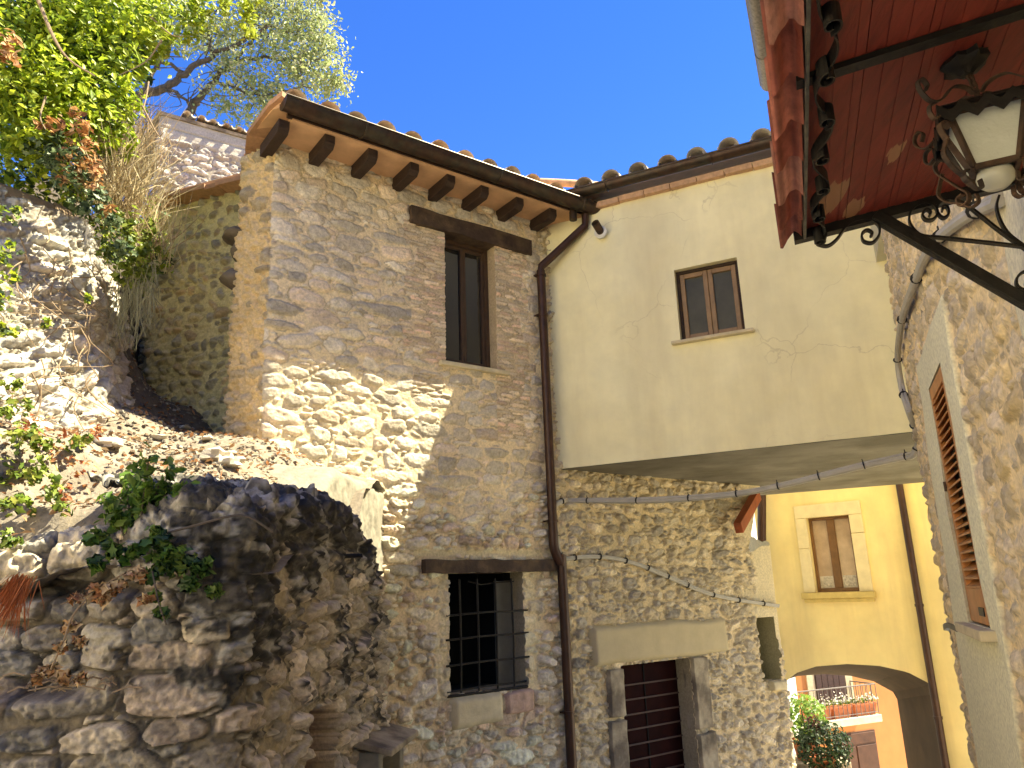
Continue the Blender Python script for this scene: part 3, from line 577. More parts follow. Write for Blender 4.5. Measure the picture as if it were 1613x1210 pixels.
# terracotta strip, gutter, roof
V = []; Fs = []; Cc = []
for k in range(15):
    a, b_ = .05 + k * .3, .05 + k * .3 + .292; bb = len(V); cv = np.array((.55, .34, .22)) * random.uniform(.8, 1.15); zt = random.uniform(-.005, .005)
    for u in (a, b_):
        for o, z in ((-.05, 7.20), (.07, 7.20), (.075, 7.262), (-.05, 7.262)): V.append(BP.P(u, z + zt, o)); Cc.append(cv)
    Fs += [(bb, bb + 1, bb + 5, bb + 4), (bb + 1, bb + 2, bb + 6, bb + 5), (bb + 2, bb + 3, bb + 7, bb + 6), (bb, bb + 1, bb + 2, bb + 3), (bb + 4, bb + 5, bb + 6, bb + 7)]
link('cornice', fastmesh('cornice_tiles', V, np.array(Fs), Cc, smooth=False), M['terra'], bridge)
gB = gutter(BP, .25, 4.2, .17, 7.395, .076, M['copper'], bridge, joints=[.85, 2.05, 3.2])
mb = MB(); mb.tube([BP.P(.42, 7.34, .17), BP.P(.42, 7.05, .17)], .045, 14); mb.build('gutter_outlet', M['copper'], gB, smooth=True)
wB, upB = slope(BP, 17)
mb = MB(); A_ = BP.P(-.6, 7.36, .12); B_ = BP.P(5.6, 7.36, .12); mb.hexa([A_, B_, B_ + wB * 5.2, A_ + wB * 5.2], [p + upB * .05 for p in (A_, B_, B_ + wB * 5.2, A_ + wB * 5.2)]); rfB = mb.build('roof', M['soffbrick'], bridge)
link('roof_tile_rows', tiles_mesh('bridge_tiles', BP.P(.1, 7.43, .15), BP.d, wB, upB, .335, 16, 12, r0=.112, seed=8, ph=.12), M['terra'], rfB)
mb = MB(); mb.tube([aty(818, 286, 8.6), aty(880, 288, 8.7), aty(955, 293, 8.9)], .05, 10, smooth_=3); mb.build('ridge', mat('mortared_ridge_tile', (.55, .33, .2), nscale=14, namp=.35, bump=.6), rfB, smooth=True)

# ================================================================== ARCH HOUSE
arch = thing('arch_house', 'yellow plastered house with a stone framed window above a dark archway', 'house', AP.P(2, -1.5))
apx = lambda x, y, o=0: AP.uv(x, y, o)
ap = [apx(*p) for p in ((1222, 1100), (1237, 1074), (1255, 1060), (1285, 1050), (1335, 1046), (1385, 1049), (1430, 1059), (1468, 1079))]
aL, aR = ap[0][0], ap[-1][0] + .05
ac = [(aL, -2.2)] + ap + [(aR, ap[-1][1] - .12), (aR, -2.2)]
UA = AP.rect((1270, 815), (1338, 812), (1285, 935), (1354, 930))
def arch_top(u): return float(np.interp(u, [p[0] for p in ap] + [aR], [p[1] for p in ap] + [ap[-1][1] - .12]))
V = []; Q = []; uL = apx(1212, 850)[0]
cols = sorted(set([uL] + list(np.linspace(uL, aL, 3)) + list(np.linspace(aL, aR, 31)) + list(np.linspace(aR, 5.6, 5)) + [UA[0], UA[1]]))
for i in range(len(cols) - 1):
    a, b = cols[i], cols[i + 1]; m = (a + b) / 2; inA = aL < m < aR
    za, zb = (arch_top(a), arch_top(b)) if inA else (-2.2, -2.2)
    segs = [((za, zb), (UA[2],) * 2), ((UA[3],) * 2, (6.5, 6.5))] if UA[0] <= m <= UA[1] else [((za, zb), (6.5, 6.5))]
    for lo, hi in segs:
        k = len(V); V += [AP.P(a, lo[0]), AP.P(b, lo[1]), AP.P(b, hi[1]), AP.P(a, hi[0])]; Q.append((k, k + 1, k + 2, k + 3))
for (a, b), (c, d) in (((UA[0], UA[2]), (UA[1], UA[2])), ((UA[1], UA[2]), (UA[1], UA[3])), ((UA[1], UA[3]), (UA[0], UA[3])), ((UA[0], UA[3]), (UA[0], UA[2]))):
    k = len(V); V += [AP.P(a, b), AP.P(c, d), AP.P(c, d, -.15), AP.P(a, b, -.15)]; Q.append((k, k + 1, k + 2, k + 3))
link('wall', fastmesh('arch_wall', V, np.array(Q), smooth=False), M['yellow'], arch)
td = np.array([sin(radians(12)), cos(radians(12)), -.16]) * 2.6; V = []; Q = []
for i in range(len(ac) - 1):
    k = len(V); a, b = AP.P(*ac[i]), AP.P(*ac[i + 1]); V += [a, b, b + td, a + td]; Q.append((k, k + 1, k + 2, k + 3))
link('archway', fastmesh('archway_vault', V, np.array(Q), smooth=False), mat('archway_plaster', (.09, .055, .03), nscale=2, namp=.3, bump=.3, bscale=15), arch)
# the building over the archway, behind its front
bm_ = MB(); zt = 6.4
for u0_, u1_, z0_, z1_ in ((uL, 5.6, 1.95, zt), (aR + .02, 5.6, -2.2, 1.94)):
    a, b = AP.P(u0_, 0, -.2), AP.P(u1_, 0, -.2); n = [a, b, b + td, a + td]; bm_.hexa([lifted(p, z0_) for p in n], [lifted(p, z1_) for p in n])
bm_.build('rear_wall', M['yellow'], arch)
def surround(pl, outer, U, par, m, o=.03):
    x0, x1, y0, y1 = outer; s = MB()
    for r in ((x0, U[0], U[2], y1 - .0), (U[1], x1, U[2], y1), (U[0] - .0, U[1] + .0, U[3], y1)): pass
    s.pbox(pl, x0, U[0], y0, (y0 + y1) / 2 - .004, -.01, o); s.pbox(pl, x0, U[0], (y0 + y1) / 2 + .004, U[3] - .004, -.01, o)
    s.pbox(pl, U[1], x1, y0, (y0 + y1) / 2 + .196, -.01, o); s.pbox(pl, U[1], x1, (y0 + y1) / 2 + .204, U[3] - .004, -.01, o); s.pbox(pl, x0, x1, U[3], y1, -.01, o)
    return s.build('window_surround', m, par, bevel=.006)
fl, fr_, fb, ft = AP.rect((1249, 797), (1357, 789), (1270, 938), (1374, 934))
surround(AP, (fl, fr_, UA[2], ft), UA, arch, mat('cream_stone_surround', (.74, .62, .38), nscale=6, namp=.12, bump=.3))
mb = MB(); a, b = apx(1266, 945)[0], apx(1381, 940)[0]; mb.pbox(AP, a, b, UA[2] - .1, UA[2] - .003, -.15, .1); mb.pbox(AP, a + .03, b - .03, UA[2] - .16, UA[2] - .102, 0, .06); mb.build('window_sill', mat('yellow_stone_sill', (.6, .45, .17), nscale=8, namp=.2), arch, bevel=.008)
u0, u1, v0, v1 = UA; wa = MB()
for a in ((u0, u0 + .05, v0, v1), (u1 - .05, u1, v0, v1), (u0 + .05, u1 - .05, v0, v0 + .06), (u0 + .05, u1 - .05, v1 - .05, v1), ((u0 + u1) / 2 - .065, (u0 + u1) / 2 + .065, v0 + .06, v1 - .05)): wa.pbox(AP, *a, -.14, -.09)
waf = wa.build('window', mat('warm_brown_window_wood', (.16, .075, .03), rough=.4, nscale=8, namp=.3, bump=.1), arch, bevel=.008)
for k in (0, 1):
    s = MB(); a = u0 + .05 if k == 0 else (u0 + u1) / 2 + .065; b = a + (u1 - u0) / 2 - .115; s.pbox(AP, a, b, v0 + .06, v1 - .05, -.13, -.12); s.build('pane', M['glasswarm'], waf)
    s = MB(); s.pbox(AP, a + .01, b - .01, v0 + .07, v0 + .26, -.119, -.115); s.build('lace_curtain', mat('lace_curtain', (.5, .45, .4), nscale=30, namp=.5, bump=.3), waf)
pa, pb = apx(1420, 770), apx(1491, 1205); pu = (pa[0] + pb[0]) / 2
mb = MB(); mb.tube([AP.P(pu, 6.3, .07), AP.P(pu, -2.2, .07)], .055, 14); dpa = mb.build('downpipe', M['pipe'], arch, smooth=True)
for v in (2.5, .9): mb = MB(); mb.tube([AP.P(pu, v - .02, .07), AP.P(pu, v + .02, .07)], .066, 14); mb.build('pipe_clamp', M['pipe'], dpa, smooth=True)
mb = MB(); a = AP.px(1200, 780, .25); b = AP.px(1200, 858, .25); mb.tube([a + np.array([0, 0, .6]), a, b, b + np.array([.04, .0, -.12])], .075, 14); mb.build('rainwater_pipe', M['pipe'], arch, smooth=True)
# sunlit white house glimpsed past the wall end
wh = thing('white_house', 'sunlit white plastered house glimpsed between the stone wall end and the yellow house', 'house', (3.5, 19, 0))
mb = MB(); WP = Pl((4.2, 17.2), 45); mb.pbox(WP, -2, 3.2, -2, 7.8, -.3, 0); mb.build('wall', M['whitepaint'], wh)
mb = MB(); mb.pbox(WP, -2.2, 3.4, 7.8, 7.95, -.6, .3); mb.build('roof', M['soffbrick'], wh)
# ================================================================== SHUTTERED HOUSE on the right
sh = thing('shuttered_house', 'rough stone house at the right with a louvred shutter set in pale plaster', 'house', RP.P(5, 0))
UW = (4.83, 5.515, 2.635, 4.083)
def r_field(U, V):
    e = fbm(U * 2.2, V * 2.2, 191, 3) - .5
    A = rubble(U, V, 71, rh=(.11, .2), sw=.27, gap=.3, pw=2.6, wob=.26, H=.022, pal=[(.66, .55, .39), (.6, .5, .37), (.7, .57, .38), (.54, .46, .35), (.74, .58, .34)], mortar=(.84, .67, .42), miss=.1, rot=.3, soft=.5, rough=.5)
    P = (.03 + .004 * (fbm(U * 4, V * 4, 195, 3) - .5), np.array((.78, .75, .56)) * (.9 + .2 * fbm(U * 1.4, V * 1.4, 196, 4))[..., None])
    lft = 5.95 + np.clip(4.35 - V, 0, 9) * .19; rgt = 4.40 + np.clip(4.35 - V, 0, 9) * .10
    m = sst(-.012, .012, np.minimum(np.minimum(lft - U, U - rgt), 4.345 - V) + e * .01)
    A = mixf(A, P, m)
    P2 = (P[0], np.array((.8, .74, .54)) * (.9 + .2 * fbm(U * 1.4, V * 1.4, 197, 4))[..., None])
    A = mixf(A, P2, sst(-.02, .02, 3.0 - U + e * .25))
    return A[0] + .05 * (fbm(U * 1.2, V * 1.2, 198, 2) - .5), A[1]
rpos = plane_pos(RP)
def rpos_edge(U, V, o):                              # the far corner is ragged and rounded
    P = rpos(U, V, o); k = np.clip((U - 6.95) / .2, 0, 1) ** 2; r = (fbm(U * 3, V * 5.5, 222, 4) - .5) * .16 * np.clip((U - 6.3) / .6, 0, 1)
    return P - RP.n * (k * .16)[..., None] + RP.d * r[..., None]
co, q, cl = wall_mesh(np.concatenate([lin(.4, 3.0, .03)[:-1], lin(3.0, 7.15, .012)]), lin(.0, 5.9, .012), rpos_edge, r_field, [(*UW, .1, (.5, .45, .33))])
link('wall', fastmesh('side_wall', co, q, cl), M['stone'], sh)
mb = MB(); rn = -RP.n
A_, B_ = RP.P(-2.5, 0, -.06), RP.P(6.98, 0, -.2); mb.hexa([A_, B_, B_ + rn * 5, A_ + rn * 5], [lifted(p, 5.9) for p in (A_, B_, B_ + rn * 5, A_ + rn * 5)])
mb.hexa([lifted(p, 5.9) for p in (RP.P(-2.5, 0, 0), RP.P(10.6, 0, 0), RP.P(10.6, 0, 0) + rn * 5, RP.P(-2.5, 0, 0) + rn * 5)], [lifted(p, 9.25) for p in (RP.P(-2.5, 0, 0), RP.P(10.6, 0, 0), RP.P(10.6, 0, 0) + rn * 5, RP.P(-2.5, 0, 0) + rn * 5)])
mb.build('inner_wall', M['pale'], sh)
wR, upR = slope(RP, 17); A_, B_ = RP.P(-2.7, 9.3, .70), RP.P(10.7, 9.3, .70); mb = MB(); mb.hexa([A_, B_, B_ + wR * 5.4, A_ + wR * 5.4], [p + upR * .1 for p in (A_, B_, B_ + wR * 5.4, A_ + wR * 5.4)])
rR = mb.build('roof', M['soffbrick'], sh); link('roof_tile_rows', tiles_mesh('right_roof_tiles', RP.P(-2.5, 9.43, .66), RP.d, wR, upR, .33, 38, 4, r0=.12, seed=9), M['terra'], rR)
gutter(RP, -2.6, 9.6, .74, 9.35, .12, M['greypipe'], sh, joints=[3.5, 6.1, 7.6, 8.9])
# shutter
u0, u1, v0, v1 = UW; mb = MB(); fw_ = .075; so = .0
for a in ((u0 + .01, u0 + fw_, v0 + .01, v1 - .01), (u1 - fw_, u1 - .01, v0 + .01, v1 - .01), (u0 + fw_, u1 - fw_, v1 - .09, v1 - .01), (u0 + fw_, u1 - fw_, v0 + .01, v0 + .2)): mb.pbox(RP, *a, -.02 + so, .03 + so)
shut = mb.build('shutter', M['shutter'], sh, bevel=.004, label='closed orange brown louvred shutter leaf')
mb = MB(); mb.pbox(RP, u0 + fw_, u1 - fw_, v0 + .2, v1 - .09, -.05, -.04); mb.build('backing', M['oldwood'], shut)
ns = 24
for k in range(ns):
    z = v0 + .215 + (v1 - v0 - .33) * k / (ns - 1); s = MB(); q_ = [(u0 + fw_, u1 - fw_)]
    a, b = u0 + fw_ + .002, u1 - fw_ - .002
    s.hexa([RP.P(a, z - .014, .032), RP.P(b, z - .014, .032), RP.P(b, z + .022, -.02), RP.P(a, z + .022, -.02)], [RP.P(a, z - .004, .034), RP.P(b, z - .004, .034), RP.P(b, z + .032, -.018), RP.P(a, z + .032, -.018)])
    s.build('slat', M['shutter'], shut)
for v in (3.45,): mb = MB(); mb.pbox(RP, u1 - .02, u1 + .05, v - .012, v + .012, .02, .034); mb.tube([RP.P(u1 - .0, v - .03, .038), RP.P(u1 - .0, v + .03, .038)], .008, 8); mb.build('hinge', M['rust'], shut, smooth=True)
mb = MB(); mb.pbox(RP, u0 + .09, u0 + .26, v0 + .055, v0 + .1, .03, .036); mb.build('latch_plate', M['iron'], shut)
mb = MB(); mb.pbox(RP, 4.72, 5.70, 2.575, 2.63, -.05, .1); mb.build('window_sill', M['cut'], sh, bevel=.006)
mb = MB(); mb.ribbon([RP.P(6.1, 2.56, .04), RP.P(6.6, 2.565, .05), RP.P(7.1, 2.52, .03), RP.P(7.25, 2.5, -.02), RP.P(7.3, 2.44, -.03)], (0, 0, 1), .035, .012); mb.build('iron_strap', M['greypipe'], sh)

# ================================================================== PORCH CANOPY
KA = radians(19.4); ke = np.array([sin(KA), cos(KA), 0]); kn = np.array([cos(KA), -sin(KA), 0]); KC = hz(1266, 363, 3.95); kz = np.array([0, 0, 1.])
k_u = KC @ ke * 1.0; k_c = KC @ kn
def K(u, c, z): return ke * u + kn * (k_c + c) + kz * (3.95 + z + c * .1)   # u along the eave (k_u = far end), c across towards the wall
canopy = thing('porch_canopy', 'red boarded tiled porch canopy on wrought iron brackets overhead at the right', 'canopy', K(k_u, .4, 0))
mb = MB(); U0 = -1.2; WD = .92
nb = 46
for i in range(nb):
    a, b = WD * i / nb + (.0018 if i % 6 == 0 else .0002), WD * (i + 1) / nb - .0002; zj = .0022 * ((i * 7) % 5) / 4
    mb.hexa([K(U0, a, zj), K(U0, b, zj), K(k_u, b, zj), K(k_u, a, zj)], [K(U0, a, .02), K(U0, b, .02), K(k_u, b, .02), K(k_u, a, .02)])
rbm = mat('red_painted_soffit', (.235, .036, .024), rough=.55, nscale=4, namp=.35, bump=.35, bscale=30, grain=(14, 2.0, 14), second=(.2, .032, .022), sscale=1.2)
# peeled paint patches
nt = rbm.node_tree; N = nt.nodes; L = nt.links; pb = N['Principled BSDF']; src = pb.inputs['Base Color'].links[0].from_socket
tc = N.new('ShaderNodeTexCoord'); mx = N.new('ShaderNodeMix'); mx.data_type = 'RGBA'; mx.inputs[7].default_value = (.4, .2, .11, 1)
fac = None
for P_, r_ in (((1310, 305), .062), ((1345, 325), .04), ((1412, 240), .026)):
    c = hz(P_[0], P_[1], 3.95 + .02); mp = N.new('ShaderNodeMapping'); mp.inputs['Location'].default_value = (-c[0], -c[1], -c[2]); L.new(tc.outputs['Object'], mp.inputs[0])
    rt = N.new('ShaderNodeMapping'); rt.inputs['Rotation'].default_value = (0, 0, KA); rt.inputs['Scale'].default_value = (1.6, .6, .01); L.new(mp.outputs[0], rt.inputs[0])
    ln = N.new('ShaderNodeVectorMath'); ln.operation = 'LENGTH'; L.new(rt.outputs[0], ln.inputs[0])
    ns_ = N.new('ShaderNodeTexNoise'); ns_.inputs['Scale'].default_value = 26; ns_.inputs['Detail'].default_value = 4; rg_ = N.new('ShaderNodeMapping'); rg_.inputs['Scale'].default_value = (1, .2, 1); L.new(rt.outputs[0], rg_.inputs[0]); L.new(rg_.outputs[0], ns_.inputs[0])
    ad = N.new('ShaderNodeMath'); ad.operation = 'MULTIPLY_ADD'; L.new(ns_.outputs[0], ad.inputs[0]); ad.inputs[1].default_value = .14; L.new(ln.outputs['Value'], ad.inputs[2])
    lt = N.new('ShaderNodeMath'); lt.operation = 'LESS_THAN'; L.new(ad.outputs[0], lt.inputs[0]); lt.inputs[1].default_value = r_ + .07
    if fac is None: fac = lt.outputs[0]
    else: m_ = N.new('ShaderNodeMath'); m_.operation = 'MAXIMUM'; L.new(fac, m_.inputs[0]); L.new(lt.outputs[0], m_.inputs[1]); fac = m_.outputs[0]
L.new(fac, mx.inputs[0]); L.new(src, mx.inputs[6]); L.new(mx.outputs[2], pb.inputs['Base Color'])
mb.build('underside_boards', rbm, canopy, label='dark red painted boards with peeled patches')
mb = MB(); mb.hexa([K(U0, -.02, .022), K(U0, WD, .022), K(k_u + .02, WD, .022), K(k_u + .02, -.02, .022)], [K(U0, -.02, .05), K(U0, WD, .05), K(k_u + .02, WD, .05), K(k_u + .02, -.02, .05)]); mb.build('deck', M['redboard'], canopy)
# iron frame round the edge and straps under the boards
mb = MB(); mb.hexa([K(U0, -.004, -.03), K(U0, .004, -.03), K(k_u, .004, -.03), K(k_u, -.004, -.03)], [K(U0, -.004, .05), K(U0, .004, .05), K(k_u, .004, .05), K(k_u, -.004, .05)]); mb.build('eave_plate', M['greypipe'], canopy)
mb = MB(); mb.hexa([K(k_u - .004, -.03, -.028), K(k_u - .004, WD, -.028), K(k_u + .03, WD, -.028), K(k_u + .03, -.03, -.028)], [K(k_u - .004, -.03, .03), K(k_u - .004, WD, .03), K(k_u + .03, WD, .03), K(k_u + .03, -.03, .03)]); mb.build('end_angle', M['iron'], canopy)
s0 = hz(1290, 130, 3.93); su = s0 @ ke
for uu_ in (su, su - 1.25):
    mb = MB(); mb.hexa([K(uu_ - .016, -.02, -.014), K(uu_ - .016, WD, -.014), K(uu_ + .016, WD, -.014), K(uu_ + .016, -.02, -.014)], [K(uu_ - .016, -.02, -.001), K(uu_ - .016, WD, -.001), K(uu_ + .016, WD, -.001), K(uu_ + .016, -.02, -.001)]); mb.build('iron_crossbar', M['iron'], canopy)
# wavy iron valance with curls
mb = MB(); pts = []; u = k_u - .01
while u > U0:
    pts.append(K(u, .034 + .02 * sin((k_u - u) * 22), -.035)); u -= .02
mb.ribbon(pts, (0, 0, 1), .034, .004, sm=0)
for i in range(13):
    u = k_u - .03 - i * .165; cc = []
    for t in range(22):
        a = t / 21 * 4.4 * pi / 2 + (pi if i % 2 else 0); r = .022 * (1 - t / 30); cc.append(K(u + cos(a) * r * 1.2, .036 + sin(a) * r, -.045))
    mb.ribbon(cc, (0, 0, 1), .042, .004, sm=0)
mb.build('scroll_valance', M['iron'], canopy)
# red painted edge tiles overlapping like steps
V = []; Fs = []; Cc = []; tl = .17
for i in range(24):
    ua, ub = k_u + .01 - i * tl, k_u + .01 - (i + 1) * tl - .035; b = len(V); J = 9; j1 = random.uniform(-.006, .006)
    tc_ = np.array([(.4, .13, .1), (.28, .07, .05), (.46, .2, .16), (.33, .09, .065)][i % 4]) * random.uniform(.85, 1.1)
    for e, (u, dz, dc) in enumerate(((ua, -.06 if i else -.03, .0), (ub, .014, .014))):
        for lay in (0, 1):
            for k in range(J):
                t = k / (J - 1); c = -.008 - .066 * t - dc * .5 * t; z = .012 + .02 * sin(pi * (t * 1.7 - .1)) + dz * .8 + .02 * lay + j1; V.append(K(u + .006 * sin(k * 2 + i), c, z)); Cc.append(tc_ * (1.25 if 3 <= k <= 5 else .8) * (.6 if lay else 1))  # paler middles and darker edges paint step shading into the tile colour
    for k in range(J - 1):
        for lay in (0, 1): Fs.append((b + lay * J + k, b + lay * J + k + 1, b + (2 + lay) * J + k + 1, b + (2 + lay) * J + k))
        Fs.append((b + k, b + k + 1, b + J + k + 1, b + J + k)); Fs.append((b + 2 * J + k, b + 2 * J + k + 1, b + 3 * J + k + 1, b + 3 * J + k))
    Fs.append((b + J - 1, b + 2 * J - 1, b + 4 * J - 1, b + 3 * J - 1)); Fs.append((b, b + J, b + 3 * J, b + 2 * J))
link('edge_tiles', fastmesh('edge_tiles', V, np.array(Fs), Cc, smooth=True), M['redtile'], canopy, 'chalky red edge tiles overlapping in steps, with step shading painted in')
mb = MB(); mb.hexa([K(U0, -.05, .062), K(U0, WD, .062), K(k_u + .02, WD, .062), K(k_u + .02, -.05, .062)], [K(U0, -.05, .09), K(U0, WD, .09), K(k_u + .02, WD, .09), K(k_u + .02, -.05, .09)]); mb.build('tile_bed', M['redbed'], canopy)
# bracket at the far end
EP = Pl((ke * (k_u + .01))[:2], 110.5)
def cz(cx, cy): return (1180 + cx / 2.42, cy / 2.42)
def ep(pts, o=0.): return [EP.px(*cz(*p), o) for p in pts]
def bracket(name, main=True):
    mb = MB(); a, b = ep([(480, 822), (1120, 1192)]); mb.beam(a, b, .034, .034, up=EP.n); br = mb.build(name, M['iron'], canopy, bevel=.003)
    sc = [[(283, 898), (274, 907), (266, 893), (277, 878), (292, 890), (287, 912), (262, 920), (262, 932), (300, 938), (335, 912), (368, 868), (410, 843), (455, 838), (492, 858), (496, 895), (470, 926), (436, 920), (430, 893), (450, 878), (470, 890), (462, 902)],
          [(690, 905), (645, 893), (612, 850), (618, 805), (655, 778), (700, 782), (718, 812), (700, 838), (672, 838), (660, 818), (676, 800), (692, 812), (686, 824)],
          [(1060, 955), (960, 885), (880, 822), (820, 778), (765, 762), (724, 780), (716, 808), (738, 832), (760, 818), (755, 792), (738, 790), (736, 806)],
          [(690, 903), (800, 914), (930, 928), (1100, 948)],
          [(952, 748), (943, 790), (958, 845), (990, 895), (1045, 938)],
          [(1090, 1030), (1045, 1038), (1020, 1062), (1022, 1092), (1050, 1106), (1075, 1085)]]
    for s in sc:
        m2 = MB(); m2.ribbon(ep(s, .0), EP.n, .02, .006, sm=5); m2.build('scroll', M['iron'], br)
    return br
bracket('bracket')
mb = MB(); mb.beam(K(k_u - 2.2, .1, -.04), K(k_u - 2.2, .9, -.6), .034, .034); mb.build('bracket', M['iron'], canopy, bevel=.003)

# ================================================================== HANGING LANTERN
lc = ray(1557, 230); lc = EYE + lc * (1.445 / lc[1])
lant = thing('hanging_lantern', 'rusty wrought iron lantern with frosted panes hanging under the red canopy', 'lantern', lc)
la = radians(65); lx = np.array([cos(la), sin(la), 0]); ly = np.array([-sin(la), cos(la), 0])
def LQ(r, z, k, rot=0): a = pi / 4 + k * pi / 2 + rot; return lc + (lx * cos(a) + ly * sin(a)) * r * 1.414 + kz * z
rt_, rb_, zt_, zb_ = .08, .047, .07, -.07
mb = MB()
for k in range(4):
    mb.beam(LQ(rt_, zt_, k), LQ(rt_, zt_, k + 1), .014, .016); mb.beam(LQ(rb_, zb_, k), LQ(rb_, zb_, k + 1), .012, .014); mb.beam(LQ(rt_, zt_, k), LQ(rb_, zb_, k), .013, .013)
mb.build('frame', M['rust'], lant, bevel=.002)
for k in range(4):
    g = MB(); a, b, c, d = LQ(rt_ - .003, zt_, k), LQ(rt_ - .003, zt_, k + 1), LQ(rb_ - .003, zb_, k + 1), LQ(rb_ - .003, zb_, k); n_in = (lc - (a + c) / 2); n_in[2] = 0; n_in /= np.linalg.norm(n_in)
    g.hexa([a, b, c, d], [p + n_in * .003 for p in (a, b, c, d)]); g.build('pane', M['frost'], lant)
cap = MB(); R1 = [LQ(.105, .072 + .006 * (k % 2), k) for k in range(4)]; R2 = [LQ(.10, .083, k) for k in range(4)]; R3 = [LQ(.03, .125, k) for k in range(4)]
cap.hexa(R1, R2); cap.hexa(R2, R3)
for k in range(4):
    a, b = LQ(.105, .078, k), LQ(.105, .078, k + 1); m = [a + (b - a) * t + (0, 0, -.02 + .012 * cos(t * 8 * pi)) for t in np.linspace(0, 1, 17)]
    cap.ribbon(m, (0, 0, 1), .03, .003, sm=0)
cap.build('cap', M['iron'], lant)
mb = MB(); mb.lathe(lc + kz * (zb_ - .046), [(.001, 0), (.026, .004), (.039, .016), (.042, .032), (.039, .048), (.03, .054)], 20); mb.build('bottom_dome', M['bulb'], lant, smooth=True)
def spiral(c, a0, turns, r0, r1, X, Y, n=18): return [c + X * cos(a0 + turns * 2 * pi * t) * (r0 + (r1 - r0) * t) + Y * sin(a0 + turns * 2 * pi * t) * (r0 + (r1 - r0) * t) for t in np.linspace(0, 1, n)]
for k in range(4):
    a = pi / 4 + k * pi / 2; rd = lx * cos(a) + ly * sin(a); tg = np.cross(rd, kz)
    P1 = lambda r, z: lc + rd * r * .9 + kz * z * .88
    s = MB(); s.ribbon([P1(.135, .03), P1(.15, .045), P1(.168, .035), P1(.165, .01), P1(.145, -.02), P1(.105, -.075), P1(.085, -.10), P1(.09, -.125), P1(.115, -.125), P1(.118, -.1), P1(.1, -.095)], tg, .014, .004, sm=4)
    s.ribbon([P1(.15, -.0), P1(.165, -.03), P1(.175, -.06), P1(.15, -.095), P1(.11, -.12), P1(.085, -.145), P1(.06, -.14), P1(.062, -.115)], tg, .012, .004, sm=4)
    s.ribbon([P1(.165, .06), P1(.182, .05), P1(.195, .065), P1(.19, .09), P1(.17, .10)], tg, .012, .004, sm=4)
    s.build('scroll', M['rust'], lant)
    s = MB(); s.ribbon([P1(.195, .135), P1(.185, .155), P1(.2, .172), P1(.218, .155), P1(.21, .125), P1(.18, .105), P1(.14, .12), P1(.09, .17), P1(.04, .18), P1(.012, .165)], tg, .012, .004, sm=4); s.build('crown_scroll', M['rust'], lant)
for ch in [o for o in bpy.data.objects if o.parent == lant]:
    for v in ch.data.vertices: v.co = Vector(lc) + (v.co - Vector(lc)) * .86
ct = hz(1519, 100, 3.975); cb = lc + kz * .135
mb = MB(); dn = (cb - ct); mb.tube([ct, ct + dn * .45], .009, 10)
for i in range(4):
    c = ct + dn * (.52 + .13 * i); X = [np.array([1, 0, 0.]), np.array([0, 1., 0])][i % 2]; Z = dn / np.linalg.norm(dn)
    mb.tube([c + X * cos(t) * .006 + Z * sin(t) * .012 for t in np.linspace(0, 2 * pi, 13)], .0025, 6, caps=False)
mb.tube([lc + kz * .105, cb], .006, 8); mb.build('chain', M['rust'], lant, smooth=True)
mb = MB(); c0 = ct + kz * .015; ring = []
mb.lathe(c0 - kz * .045, [(.001, 0), (.012, .0), (.022, .01), (.03, .012), (.045, .026), (.042, .04), (.05, .05)], 16); mb.v = [tuple(np.array(v) + (np.array(v) - c0) * [.35 * sin(7 * atan2(v[1] - c0[1], v[0] - c0[0])) * .5, .35 * sin(7 * atan2(v[1] - c0[1], v[0] - c0[0])) * .5, 0]) for v in mb.v]
mb.build('ceiling_rose', M['iron'], lant, smooth=True)

# ================================================================== CABLES
def cable(pts, offs, name, label, mats=None, ties=8):
    t = thing(name, label, 'cable', pts[0])
    for (ox, oz, r) in offs:
        mb = MB(); P = [p + np.array([ox * .6, -abs(ox) * .3, oz]) + np.array([0, 0, .003 * sin(i * 1.1 + ox * 90)]) for i, p in enumerate(pts)]
        mb.tube(P, r, 8, smooth_=5); mb.build('strand', M['cable'], t, smooth=True)
    full = spline([np.array(p) for p in pts], 6)
    for i in range(ties):
        k = int((i + .6) / ties * (len(full) - 2)); c = full[k]; d = full[k + 1] - c; d /= np.linalg.norm(d)
        mb = MB(); mb.tube([c - d * .005 + kz * .008, c + d * .005 + kz * .008], .036, 10); mb.beam(c, c + kz * .065 + d * .01, .006, .006, up=(1, 0, .1)); mb.build('cable_tie', M['tie'], t)
    return t
rpx = [(1572, 318), (1520, 345), (1466, 392), (1440, 450), (1421, 505), (1414, 560), (1420, 610), (1432, 650), (1446, 690), (1440, 716), (1416, 722)]
P = [RP.px(x, y, .05) for x, y in rpx]
P[-2] = aty(1440, 716, 6.35); P[-3] = aty(1446, 690, 6.25); P[-1] = aty(1416, 722, 6.5)
end = FP.px(905, 790, .04); mid = [(1350, 737), (1290, 752), (1235, 765), (1180, 776), (1120, 783), (1050, 788), (980, 790)]
ya, yb = 6.5, end[1]
P += [aty(x, y, ya + (yb - ya) * (1416 - x) / (1416 - 905) * 1.0 - .25 * sin(pi * (1416 - x) / 511)) for x, y in mid]
P += [end, FP.px(882, 792, .04), FP.px(872, 806, .04), FP.px(876, 840, .04), FP.px(880, 868, .04), FP.px(886, 882, .04)]
cable(P, [(0, 0, .024), (.02, .026, .012), (-.02, .02, .01)], 'power_cable', 'grey cable bundle with black ties slung across the alley under the bridge house', ties=20)
P = [FP.px(x, y, .05) for x, y in [(886, 882), (925, 878), (965, 880), (1005, 890), (1035, 902), (1070, 917), (1110, 934), (1150, 944), (1190, 950), (1226, 955)]]
cable(P, [(0, 0, .019), (.02, .018, .01)], 'wall_cable', 'grey cable bundle sagging along the stone wall above the door', ties=9)

